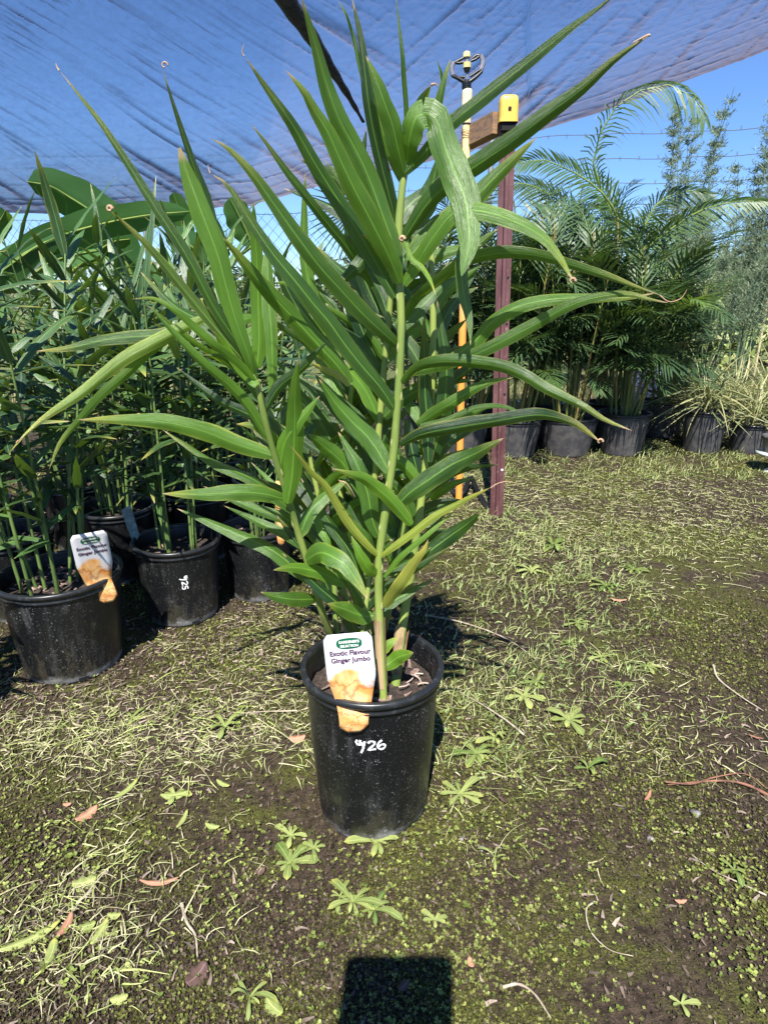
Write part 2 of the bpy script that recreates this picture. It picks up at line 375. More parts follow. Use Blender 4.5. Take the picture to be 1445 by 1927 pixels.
# twisted dark overlap seam between two cloth sheets
M_SEAM = pmat('rolled_dark_cloth', (.018, .019, .026), .7, col2=(.05, .05, .065), scale=30, bump=.6, stretch=(1, 1, 3))
def on_cloth(px, py):
    lo, hi = 0.0, 1.0
    for _ in range(24):
        m_ = (lo + hi) / 2
        if rowpx(cloth_pt(px, m_)) < py: lo = m_
        else: hi = m_
    return cloth_pt(px, lo) + Vector((0, -.10, -.05))
mb = MB(); ss = smooth_spine([on_cloth(*a) for a in ((498, -80), (543, 0), (583, 58), (622, 120), (655, 172), (684, 222))], 40)
mb.tube(ss, [.012 + .080 * (1 - i / 40) ** 1.1 + .003 * math.sin(i * 1.3) for i in range(41)], 9, flat=.5)
obj('seam', mb.me('seam', M_SEAM), cloth)

# ------------------------------------------------------------------ chain link fence with barbed strands
M_WIRE = pmat('dull_wire', (.10, .095, .085), .55, metal=.3, scale=30); M_GALV = pmat('galvanised_post', (.36, .37, .37), .45, metal=.6, scale=20)
FA = Vector((-5.0, 6.75, 0)); FB = Vector((6.6, 4.12, 0)); FD = (FB - FA); FL = FD.length; FD = FD / FL
fence = empty('chain_link_fence', FA); tag(fence, 'chain link fence with three barbed strands running behind the potted palms', 'fence')
FH = 1.55; pw = .098; mb = MB(); V = []; Fc = []; nrm = FD.cross(Vector((0, 0, 1)))
def wire(a, c, r=.0016):
    d = (c - a).normalized(); s1 = d.cross(nrm).normalized() * r; s2 = nrm * r; bs = len(V)
    for p in (a, c): V.extend([p + s1, p - s1 * .5 + s2 * .87, p - s1 * .5 - s2 * .87])
    for k in range(3): Fc.append((bs + k, bs + (k + 1) % 3, bs + 3 + (k + 1) % 3, bs + 3 + k))
s = -FH
while s < FL:
    for sg in (0, 1):
        x0, x1 = (s, s + FH)
        a0 = max(0, x0); a1 = min(FL, x1)
        if a1 > a0:
            za, zb = a0 - x0, a1 - x0
            if sg: za, zb = FH - za, FH - zb
            wire(FD * a0 + Vector((0, 0, za + .03)) + nrm * (.002 if sg else -.002), FD * a1 + Vector((0, 0, zb + .03)) + nrm * (.002 if sg else -.002))
    s += pw
o = obj('wire_mesh', mesh('wire_mesh', V, Fc, M_WIRE, smooth=False), fence); tag(o, kind='stuff')
for hz in (.08, .80, FH + .02):
    mb = MB(); mb.tube([FD * (FL * k / 60) + Vector((0, 0, hz + .008 * math.sin(k * 1.7))) + nrm * -.006 for k in range(61)], .0022, 4); obj('line_wire', mb.me('line_wire', M_WIRE), fence)
SB = FL * .40
for zi, hz in enumerate((1.72, 1.88, 2.04)):
    mb = MB(); pts = [FD * (SB + (FL - SB) * k / 90) + Vector((0, 0, hz - .02 * math.sin(math.pi * ((k / 90 * 4) % 1)) + .004 * math.sin(k))) for k in range(91)]
    mb.tube(pts, .0022, 4)
    for k in range(int((FL - SB) / .13)):
        p = FD * (SB + k * .13 + .05); q = p + Vector((0, 0, hz - .01))
        for a in (.7, -.7): mb.tube([q + FD * .012 * a + Vector((0, 0, -.016)), q - FD * .012 * a + Vector((0, 0, .016))], .0014, 3, cap=False)
    obj('barbed_wire', mb.me('barbed_wire', M_WIRE), fence)
for ds, ph in ((.3, 1.55), (3.0, 1.55), (5.96, 2.1), (8.9, 2.1), (11.3, 2.1)):
    mb = MB(); p = FD * ds; mb.tube([p + nrm * .03, p + nrm * .03 + Vector((0, 0, ph))], .021, 10); obj('fence_post', mb.me('fence_post', M_GALV), fence)

# ------------------------------------------------------------------ star picket, cap, timber arm, sprinkler riser
m, nt, out = newmat('maroon_enamel_steel'); b = N(nt); o = b.obj()
c = b.mix(b.ss(b.noise(b.scale(o, (1, 1, .3)), 14, 5, .65), .35, .7), (.075, .026, .030), (.155, .070, .070)); c = b.mix(b.math('MULTIPLY', b.ss(b.noise(b.scale(o, (1, 1, .6)), 75, 5, .7), .60, .68), .8), c, (.24, .17, .14)); c = b.mix(b.math('MULTIPLY', b.ss(b.noise(o, 30, 4, .7), .62, .70), .8), c, (.10, .04, .02))
pr = b.n('ShaderNodeBsdfPrincipled', i_Base_Color=c, i_Roughness=.5); nt.links.new(pr.outputs[0], out.inputs[0]); M_MAROON = m
M_YCAP = pmat('yellow_plastic_cap', (.72, .44, .07), .45, scale=30, var=.15); M_TIMBER = pmat('weathered_timber', (.30, .17, .09), .75, col2=(.17, .11, .075), scale=25, bump=.3, stretch=(.2, 1, 4))
Yp = 2.08; pb = G(934, 971); Yp = pb.y; pt = P(957, 178, Yp)
root = empty('star_picket', pb); tag(root, 'maroon steel star picket post standing upright in the weedy ground', 'post')
ax = (pt - pb); H = ax.length; az = ax.normalized(); axx = (Vector((1, 0, 0)) - az * az.x).normalized(); ayy = az.cross(axx)
def star_prof(r):   # Y section, one rib to the camera
    pts = []
    for k in range(3):
        a = R(-90 + 120 * k) + R(10); d = Vector((math.cos(a), math.sin(a))); n_ = Vector((-d.y, d.x)); w_ = .0035
        pts += [d * r - n_ * w_, d * r + n_ * w_]
        a2 = a + R(60); pts.append(Vector((math.cos(a2), math.sin(a2))) * .0075)
    return pts
prof = []
wd = .029
# channel-like face (two flanges and a raised centre rib) as the camera sees it
prof = [(-wd, .006), (-wd, -.002), (-.010, -.004), (-.006, -.016), (.006, -.016), (.010, -.004), (wd, -.002), (wd, .006), (.007, .010), (.005, .030), (-.005, .030), (-.007, .010)]
V = []; Fc = []; ns = 2; H0 = H - .06
for k, z in enumerate((-.25, H0)):
    for x, y in prof: V.append(axx * x + ayy * y * 1.0 + az * z)
npf = len(prof)
for k in range(npf): Fc.append((k, (k + 1) % npf, npf + (k + 1) % npf, npf + k))
Fc.append(tuple(range(npf, 2 * npf)))
obj('steel_post', mesh('steel_post', V, Fc, M_MAROON, smooth=False), root)
for py in (424, 480, 523, 610, 742, 884):
    q = (971 - py) / (971 - 178); z = H * q
    # height along post from pixel row
    pp = P(934 + 23 * q, py, Yp); z = (pp - pb).dot(az)
    mb = MB(); c0 = axx * .018 + az * z - ayy * .0035; mb.tube([c0 + ayy * .001, c0 - ayy * .0012], .0052, 10); obj('bolt_hole', mb.me('bolt_hole', M_HOLE if py != 884 else M_PAINT), root)
capo = empty('safety_cap', pt); tag(capo, 'yellow plastic safety cap pushed over the top of the maroon post', 'safety cap')
ct = P(957, 181, Yp - .01) - pt; cb = P(955, 232, Yp - .01) - pt; ch = (ct - cb).length; upv = (ct - cb).normalized()
V = []; Fc = []; hw = .034; hd = .030; seg = []
for (zz, k) in ((0, 1.04), (.02, 1.0), (ch * .72, 1.0), (ch * .86, .97), (ch * .95, .88), (ch, .70)):
    for a in range(20):
        an = 2 * math.pi * a / 20; cx_, sx_ = math.cos(an), math.sin(an); e = .35
        V.append(cb + upv * zz + Vector((1, 0, 0)) * hw * k * math.copysign(abs(cx_) ** e, cx_) + Vector((0, 1, 0)) * hd * k * math.copysign(abs(sx_) ** e, sx_))
for i in range(5):
    for a in range(20): Fc.append((i * 20 + a, i * 20 + (a + 1) % 20, (i + 1) * 20 + (a + 1) % 20, (i + 1) * 20 + a))
Fc.append(tuple(range(100, 120)))
obj('cap_shell', mesh('cap_shell', V, Fc, M_YCAP), capo)
mb = MB(); q = P(959, 204, Yp - .01 - hd) - pt; mb.box(q + Vector((0, -.0012, 0)), (.011, .003, .011)); obj('square_hole', mb.me('square_hole', M_HOLE, False), capo)
mb = MB(); mb.box(cb + upv * .0 + Vector((0, 0, -.012)), (.048, .045, .03)); obj('cap_skirt', mb.me('cap_skirt', M_HOLE, False), capo)
# riser pipe
rb = G(864, 945); Yr = rb.y; rt = P(879, 172, Yr)
riser = empty('sprinkler_riser', rb); tag(riser, 'tall orange and cream riser pipe with a black sprinkler head on top', 'sprinkler')
m, nt, out = newmat('faded_orange_pipe'); b = N(nt); o = b.obj(); sx = b.n('ShaderNodeSeparateXYZ'); nt.links.new(o, sx.inputs[0])
fz = b.ss(b.math('ADD', sx.outputs[2], b.math('MULTIPLY', b.noise(o, 8, 4), .12)), .80, 1.15)
c = b.mix(fz, (.78, .30, .05), (.80, .62, .28)); c = b.mix(b.math('MULTIPLY', b.ss(b.noise(b.scale(o, (1, 1, .15)), 70, 4), .5, .75), .3), c, (.45, .25, .10))
pr = b.n('ShaderNodeBsdfPrincipled', i_Base_Color=c, i_Roughness=.55); nt.links.new(pr.outputs[0], out.inputs[0]); M_PIPE = m
mb = MB(); topo = rt - rb; mb.tube([Vector((0, 0, -.15)) + topo * -.01, topo * .5, topo], [.0165, .0165, .0165], 20); obj('pipe', mb.me('pipe', M_PIPE), riser)
M_BLK = pmat('black_nozzle_plastic', (.012, .012, .013), .4, var=.3); M_YNOZ = pmat('pale_yellow_nozzle', (.66, .58, .22), .45, var=.2); M_CAPW = pmat('cream_socket', (.80, .66, .40), .5, scale=30, var=.12)
def rp(x, y, dy=0.0): return P(x, y, Yr + dy) - rb
mb = MB(); mb.tube([rp(878, 210), rp(879, 173)], .0205, 20); mb.tube([rp(879, 173), rp(879, 168)], [.0205, .016], 20); obj('socket', mb.me('socket', M_CAPW), riser)
mb = MB(); mb.tube([rp(878, 236), rp(878.2, 232)], .0175, 16); obj('band', mb.me('band', M_BLK), riser)
mb = MB(); mb.tube([rp(877.5, 168), rp(877.7, 155), ], .0155, 16)
for yy in (165, 161, 157): mb.tube([rp(877.6, yy + 1), rp(877.6, yy - 1)], .0185, 16)
mb.tube([rp(878, 155), rp(878.5, 150)], [.0155, .009], 16); obj('threaded_base', mb.me('threaded_base', M_BLK), riser)
mb = MB()
for sgn, pts in ((-1, [(873, 154), (861, 147), (851, 143), (852, 137)]), (1, [(883, 154), (893, 147), (906, 135), (907, 129), (903, 128)])): mb.tube([rp(*p) for p in pts], [.008, .007, .006, .004, .003][:len(pts)], 8)
mb.tube([rp(852, 141), rp(862, 146), rp(874, 145)], .005, 6); mb.tube([rp(905, 130), rp(893, 138), rp(884, 144)], .005, 6)
for pts in ([(854, 118), (866, 112), (874, 108)], [(886, 112), (896, 104), (904, 104)], [(854, 118), (864, 119), (873, 117)], [(904, 104), (894, 112), (886, 115)]): mb.tube([rp(*p) for p in pts], .0052, 6)
obj('bracket', mb.me('bracket', M_BLK), riser)
M_GREYPL = pmat('grey_bracket_plastic', (.20, .20, .24), .45, var=.2)
mb = MB(); mb.tube([rp(904, 104), rp(908, 112), rp(908, 121), rp(905, 130)], .0055, 8, flat=1.6); obj('side_arm', mb.me('side_arm', M_GREYPL), riser); mb = MB(); mb.tube([rp(854, 117), rp(850, 126), rp(850, 134), rp(852, 141)], .0055, 8, flat=1.6); obj('side_arm', mb.me('side_arm', M_GREYPL), riser)
mb = MB(); mb.tube([rp(878.5, 152), rp(878.7, 133)], .0045, 10); obj('spindle', mb.me('spindle', M_GREYPL), riser)
mb = MB(); mb.tube([rp(878.5, 136), rp(878.5, 128)], [.010, .0145], 16); obj('rotor', mb.me('rotor', M_BLK), riser)
mb = MB(); mb.tube([rp(878.5, 128), rp(878.8, 118)], .0155, 16); mb.tube([rp(878, 108), rp(878, 99), rp(878, 97)], [.0145, .0135, .009], 16); obj('nozzle', mb.me('nozzle', M_YNOZ), riser)
mb = MB(); mb.tube([rp(878.6, 118), rp(878.3, 108)], .009, 12); obj('nozzle_neck', mb.me('nozzle_neck', M_GREYPL), riser)
# timber arm between riser and picket
a0 = P(878, 262, Yr + .055); a1 = P(936, 232, Yp + .03)
arm = empty('timber_offcut', a0); d = a1 - a0; L = d.length; dx = d.normalized(); dz_ = (Vector((0, 0, 1)) - dx * dx.z).normalized(); dy_ = dz_.cross(dx)
tag(arm, 'brown timber offcut tied between the sprinkler pipe and the maroon post', 'timber')
Mr = Matrix((dx, dy_, dz_)).transposed(); mb = MB(); mb.box(d / 2 + dx * .003, (L + .006, .050, .072), Mr); obj('block', mb.me('block', M_TIMBER, False), arm)
mb = MB()
for kk in range(3): mb.tube([P(878, 248 + kk * 4, Yr) - a0 + Vector((.021 * math.cos(t_), .021 * math.sin(t_) * 1.0, .004 * math.sin(t_ * 2 + kk))) for t_ in np.linspace(0, 2 * math.pi, 17)], .0012, 4)
mb.tube([P(868, 246, Yr - .02) - a0, P(885, 236, Yr + .02) - a0, P(958, 202, Yp - .043) - a0], .0010, 4); obj('tie_wire', mb.me('tie_wire', M_TIMBER), arm)

# poly irrigation pipe at post foot
mb = MB(); h0 = G(884, 915); pts = [G(850, 905) + Vector((0, 0, .01)), G(852, 930) + Vector((0, 0, .012)), G(870, 940, .0) + Vector((0, 0, .03)), G(884, 915) + Vector((0, 0, .05)), G(896, 930) + Vector((0, 0, .025)), G(915, 958) + Vector((0, 0, .012)), G(926, 962) + Vector((0, 0, -.02))]
o = obj('irrigation_pipe', mesh('irrigation_pipe', *(lambda q: (q.tube(smooth_spine([p - h0 for p in pts], 24), .013, 10), (q.V, q.F))[1])(MB()), M_BLK), loc=h0)
tag(o, 'short black poly pipe bend poking out of weeds between the two posts', 'pipe')

# ------------------------------------------------------------------ leaves
def leaf_geo(sp_, width, nacross=4, roll=0.0, fold=.22, side_fn=None, wav=.06, seed=0, prof=wprof, view=None):
    n = len(sp_) - 1; V = []; uv = []; Fc = []
    for i, p in enumerate(sp_):
        t = i / n; tan = (sp_[min(n, i + 1)] - sp_[max(0, i - 1)]).normalized()
        if side_fn: side = side_fn(p, tan)
        else:
            v = view if view is not None else (p - Vector((0, 0, HC))).normalized()
            side = tan.cross(v).normalized(); nn = side.cross(tan).normalized()
            r = roll if not hasattr(roll, '__len__') else roll[0] + (roll[1] - roll[0]) * t
            side = side * math.cos(r) + nn * math.sin(r)
        nn = side.cross(tan).normalized(); w_ = width * prof(t) * .5
        for k in range(nacross + 1):
            s = k / nacross * 2 - 1
            off = fold * abs(s) * w_ + (wav * width * abs(s) ** 2 * math.sin(t * 17 + seed * 3.1 + (1.5 if s > 0 else 0)) * prof(t))
            V.append(p + side * s * w_ * (1 + .05 * math.sin(t * 23 + seed + 2 * s)) + nn * off); uv.append((k / nacross, t))
    m = nacross + 1
    for i in range(n):
        for k in range(nacross): Fc.append((i * m + k, i * m + k + 1, (i + 1) * m + k + 1, (i + 1) * m + k))
    return V, Fc, uv

# ------------------------------------------------------------------ pots
def pot_mesh(rt_, rb_, H_, soil, n=64, mat=None, beat=0.0):
    def jit(r, z, an):
        k = max(0, 1 - z / .03)
        return r * (1 + beat * k * .02 * math.sin(an * 3 + 1) + beat * k * .01 * math.sin(an * 11)), z + beat * k * .004 * (math.sin(an * 5) + math.sin(an * 2 + 2))
    mb = MB(); mb.lathe([(0.0, .004), (rb_ * .90, .004), (rb_ * .955, .0), (rb_ * .985, .006), (rb_ * 1.0, .016), (rb_ * 1.003, .02), ((rb_ + rt_) / 2, H_ / 2), (rt_ - .004, H_ - .032), (rt_ - .0035, H_ - .022)], n, jit=jit)
    mb.lathe([(rt_ - .004, H_ - .010), (rt_ - .006, H_ - .016), (rt_ - .009, H_ - .05), (rt_ - .014, soil - .03)], n)
    return mb.me('pot', mat or M_POT)
def rim_mesh(rt_, H_, n=64):
    mb = MB(); mb.lathe([(rt_ - .0045, H_ - .026), (rt_ + .0015, H_ - .0255), (rt_ + .0025, H_ - .023), (rt_ + .001, H_ - .021), (rt_ + .0008, H_ - .014), (rt_ + .003, H_ - .012), (rt_ + .0058, H_ - .011), (rt_ + .0068, H_ - .008), (rt_ + .0062, H_ - .002), (rt_ + .003, H_), (rt_ - .003, H_ - .0002), (rt_ - .0045, H_ - .003), (rt_ - .005, H_ - .012)], n)
    return mb.me('rim', M_RIM)
def soil_mesh(r, z, seed=0):
    V = []; Fc = []; nr, na = 12, 40
    V.append((0, 0, z))
    for i in range(1, nr + 1):
        for k in range(na):
            a = 2 * math.pi * k / na; x, y = r * i / nr * math.cos(a), r * i / nr * math.sin(a)
            V.append((x, y, z + .008 * noise.noise(Vector((x * 30, y * 30, seed))) + .004 * noise.noise(Vector((x * 90, y * 90, seed)))))
    for k in range(na): Fc.append((0, 1 + k, 1 + (k + 1) % na))
    for i in range(nr - 1):
        for k in range(na): Fc.append((1 + i * na + k, 1 + (i + 1) * na + k, 1 + (i + 1) * na + (k + 1) % na, 1 + i * na + (k + 1) % na))
    return mesh('soil', V, Fc, M_SOIL)
chip_me = []
for k in range(6):
    mb = MB(); a, c_, e = random.uniform(.010, .022), random.uniform(.004, .008), random.uniform(.002, .004)
    mb.box((0, 0, 0), (a, c_, e)); 
    for v in mb.V: v += Vector((random.uniform(-1, 1) * .002, random.uniform(-1, 1) * .002, random.uniform(-1, 1) * .001))
    chip_me.append(mb.me('bark_chip', M_CHIP, False))
def chips(root_, r, z, n, x0=0, y0=0):
    for k in range(n):
        a = random.uniform(0, 2 * math.pi); q = r * math.sqrt(random.random()) * .92
        o = obj('bark_chip', random.choice(chip_me), root_, (x0 + q * math.cos(a), y0 + q * math.sin(a), z + .007)); o.rotation_euler = (random.uniform(-.4, .4), random.uniform(-.4, .4), random.uniform(0, 6.3))
def write_on_pot(root_, strokes, ang, zc, rt_, rb_, H_, sc, wid, rot=0.0, name='price_mark'):
    """strokes in glyph units, wrapped round the pot wall"""
    V = []; Fc = []
    for st in strokes:
        sm = smooth_spine([Vector((x, y, 0)) for x, y in st], 14) if len(st) > 2 else [Vector((*st[0], 0)).lerp(Vector((*st[1], 0)), k / 5) for k in range(6)]
        for i, p in enumerate(sm):
            t = (sm[min(i + 1, len(sm) - 1)] - sm[max(i - 1, 0)]).normalized(); n_ = Vector((-t.y, t.x, 0)) * wid / 2 * (1 + .25 * math.sin(i * 1.9))
            for s in (-1, 1):
                q = p + n_ * s; q = Vector((q.x * math.cos(rot) - q.y * math.sin(rot), q.x * math.sin(rot) + q.y * math.cos(rot), 0)) * sc
                z = zc + q.y; r = rb_ + (rt_ - .004 - rb_) * (z / (H_ - .03)) + .0012 + .0001 * (len(V) % 3); a = ang + q.x / r
                V.append((r * math.cos(a), r * math.sin(a), z))
            if i: bs = len(V); Fc.append((bs - 4, bs - 3, bs - 1, bs - 2))
    return obj(name, mesh(name, V, Fc, M_PAINT, smooth=False), root_)
G_DOLLAR = [[(.10, .98), (.02, .80), (.16, .62), (.38, .66)], [(.30, 1.0), (.28, .78), (.46, .66)], [(.58, .92), (.52, .6), (.46, .3), (.34, -.02)], [(.36, .82), (.50, .52)]]
G_2 = [[(.78, .78), (.95, .95), (1.18, .9), (1.2, .72), (1.0, .48), (.78, .28), (.98, .27), (1.3, .33)]]
G_6 = [[(1.68, 1.0), (1.45, .78), (1.42, .45), (1.6, .28), (1.85, .38), (1.88, .6), (1.65, .66), (1.46, .5)]]
G_6b = [[(1.9, .8), (1.65, .88), (1.45, .62), (1.52, .36), (1.75, .32), (1.85, .55), (1.7, .66), (1.5, .58)]]
G_5 = [[(1.85, .92), (1.5, .9), (1.48, .62), (1.8, .6), (1.82, .35), (1.6, .25), (1.42, .32)]]

# ------------------------------------------------------------------ the hero ginger in its pot
PX, PY_ = -.0215, 1.008; RT, RB, HP = .1235, .1055, .315; SOIL = .268
hero = empty('potted_ginger', (PX, PY_, 0)); tag(hero, 'tall potted ginger plant in the centre foreground, its black pot marked $26', 'potted plant')
HO = Vector((PX, PY_, 0))
pot = obj('pot', pot_mesh(RT, RB, HP, SOIL, 96, beat=1.0), hero); obj('rim', rim_mesh(RT, HP, 96), pot)
write_on_pot(pot, [[(x - .95, y - .6) for x, y in s] for s in G_DOLLAR + G_2 + G_6], R(-90) - .01, .226, RT, RB, HP, .0265, .14)
for k in range(8):
    a = R(-90 + 22 + 45 * k); mb = MB(); rr = RB * 1.002
    V = []; Fc = []
    for i in range(6):
        aa = a + (i / 5 - .5) * .16
        for z in (.003, .016 - .004 * abs(i / 5 - .5)): r = rr + .0012 - (.004 if z < .01 else 0); V.append((r * math.cos(aa), r * math.sin(aa), z))
        if i: bs = len(V); Fc.append((bs - 4, bs - 2, bs - 1, bs - 3))
    if k in (1,3,5,7): obj('drain_hole', mesh('drain_hole', V, Fc, M_HOLE, False), pot)
soil_o = obj('soil', soil_mesh(RT - .012, SOIL), hero); chips(soil_o, RT - .02, SOIL - .002, 60)
M_ROOT = pmat('pale_root', (.50, .40, .34), .7)
for pts in ([(765, 1285), (775, 1278), (782, 1268), (796, 1268)], [(778, 1270), (788, 1276), (792, 1284)], [(750, 1293), (762, 1291), (770, 1287)], [(786, 1288), (796, 1285), (806, 1286)]):
    mb = MB(); mb.tube(smooth_spine([G(x, y, SOIL + .009) - HO for x, y in pts], 8), .0016, 5); obj('surface_root', mb.me('surface_root', M_ROOT), soil_o)

def stem(pts, r0, r1, name='stem', root_=hero, org=HO, mat=None, nodes=(), n=24):
    sp_ = smooth_spine(pts, n); mb = MB()
    mb.tube([p - org for p in sp_], [r0 + (r1 - r0) * i / n + .0004 * math.sin(i * 2.1) for i in range(n + 1)], 10)
    o = obj(name, mb.me(name, mat or M_STEM), root_)
    for q in nodes:
        p = sp_[min(n, int(q * n))] - org; d = (sp_[min(n, int(q * n) + 1)] - sp_[max(0, int(q * n) - 1)]).normalized(); r = (r0 + (r1 - r0) * q)
        mb = MB(); side = Vector((1 if int(q * 100) % 2 else -1, -.7, 0)).normalized() * r * .85
        mb.tube([p + side - d * .006, p + side * 1.05, p + side + d * .008], [r * .25, r * .42, r * .15], 8); obj('stem_node', mb.me('stem_node', M_NODE), o)
    return sp_
def ps(lst, Y0, Y1):
    n = len(lst) - 1; return [P(x, y, Y0 + (Y1 - Y0) * i / n) for i, (x, y) in enumerate(lst)]
def base(x, y): p = G(x, y, SOIL - .004); return p
S1 = [base(721, 1322)] + ps([(714, 1180), (713, 1060), (722, 985), (733, 910), (742, 838), (748, 760), (753, 682), (755, 599), (751, 516), (750, 433), (757, 350), (764, 300)], .985, .985)
stem(S1, .0080, .0052, nodes=(.16, .23, .31, .38, .46, .52, .57, .63, .68, .74, .80, .86))
S2 = [base(636, 1232)] + ps([(606, 1150), (590, 1095), (573, 1040), (556, 985), (545, 945), (530, 900), (515, 850), (500, 795), (483, 715)], 1.03, .93)
stem(S2, .0072, .0046, nodes=(.42, .62, .75))
S3 = [base(700, 1262)] + ps([(690, 1100), (700, 960), (712, 820), (722, 700), (735, 560), (742, 450), (745, 380)], 1.10, 1.09)
stem(S3, .0075, .0045, nodes=(.4, .55, .7))
S4 = [base(662, 1238)] + ps([(640, 1080), (640, 960), (650, 850), (664, 720), (690, 600), (700, 500)], 1.13, 1.14)
stem(S4, .007, .0045, nodes=(.5,))
S5 = [base(744, 1290)] + ps([(757, 1180), (775, 1070), (790, 960), (803, 860), (812, 740), (815, 600), (812, 480)], 1.05, 1.08)
stem(S5, .0090, .0048, nodes=(.35, .5))
S6 = [base(680, 1290)] + ps([(680, 1210), (690, 1130), (700, 1060)], .99, 1.0); stem(S6, .0055, .004)
S7 = [base(640, 1252)] + ps([(632, 1170), (628, 1080), (612, 990), (596, 920), (583, 860)], 1.08, 1.08); stem(S7, .006, .004)
S8 = [base(708, 1240)] + ps([(735, 1130), (752, 1020), (770, 930), (777, 850)], 1.09, 1.1); stem(S8, .007, .005)
S9 = [base(655, 1246)] + ps([(655, 1140), (585, 930), (500, 760), (440, 660), (385, 598)], 1.12, 1.16); stem(S9, .006, .003)

M_SHEATH = pmat('dry_leaf_sheath', (.34, .25, .13), .75, col2=(.16, .10, .05), scale=50, stretch=(1, 1, .2))
random.seed(5)
for S_, r in ((S1, .0085), (S3, .0085), (S5, .0100), (S4, .0078), (S8, .0078), (S2, .0078)):
    sp_ = smooth_spine(S_, 60); k0 = 2; kk = random.randint(6, 10); mb = MB(); n_ = 10; V = []; Fc = []
    for i in range(kk):
        p = sp_[k0 + i] - HO
        for j in range(n_): a = 2 * math.pi * j / n_; rr = r * (1.12 + .25 * (i / kk) ** 2 * (1 + math.sin(a * 2 + kk))); V.append(p + Vector((math.cos(a) * rr, math.sin(a) * rr, (.006 * math.sin(a * 3 + kk) if i == kk - 1 else 0))))
        if i:
            for j in range(n_ - 2): Fc.append(((i - 1) * n_ + j, (i - 1) * n_ + j + 1, i * n_ + j + 1, i * n_ + j))
    obj('dry_sheath', mesh('dry_sheath', V, Fc, M_SHEATH), hero)
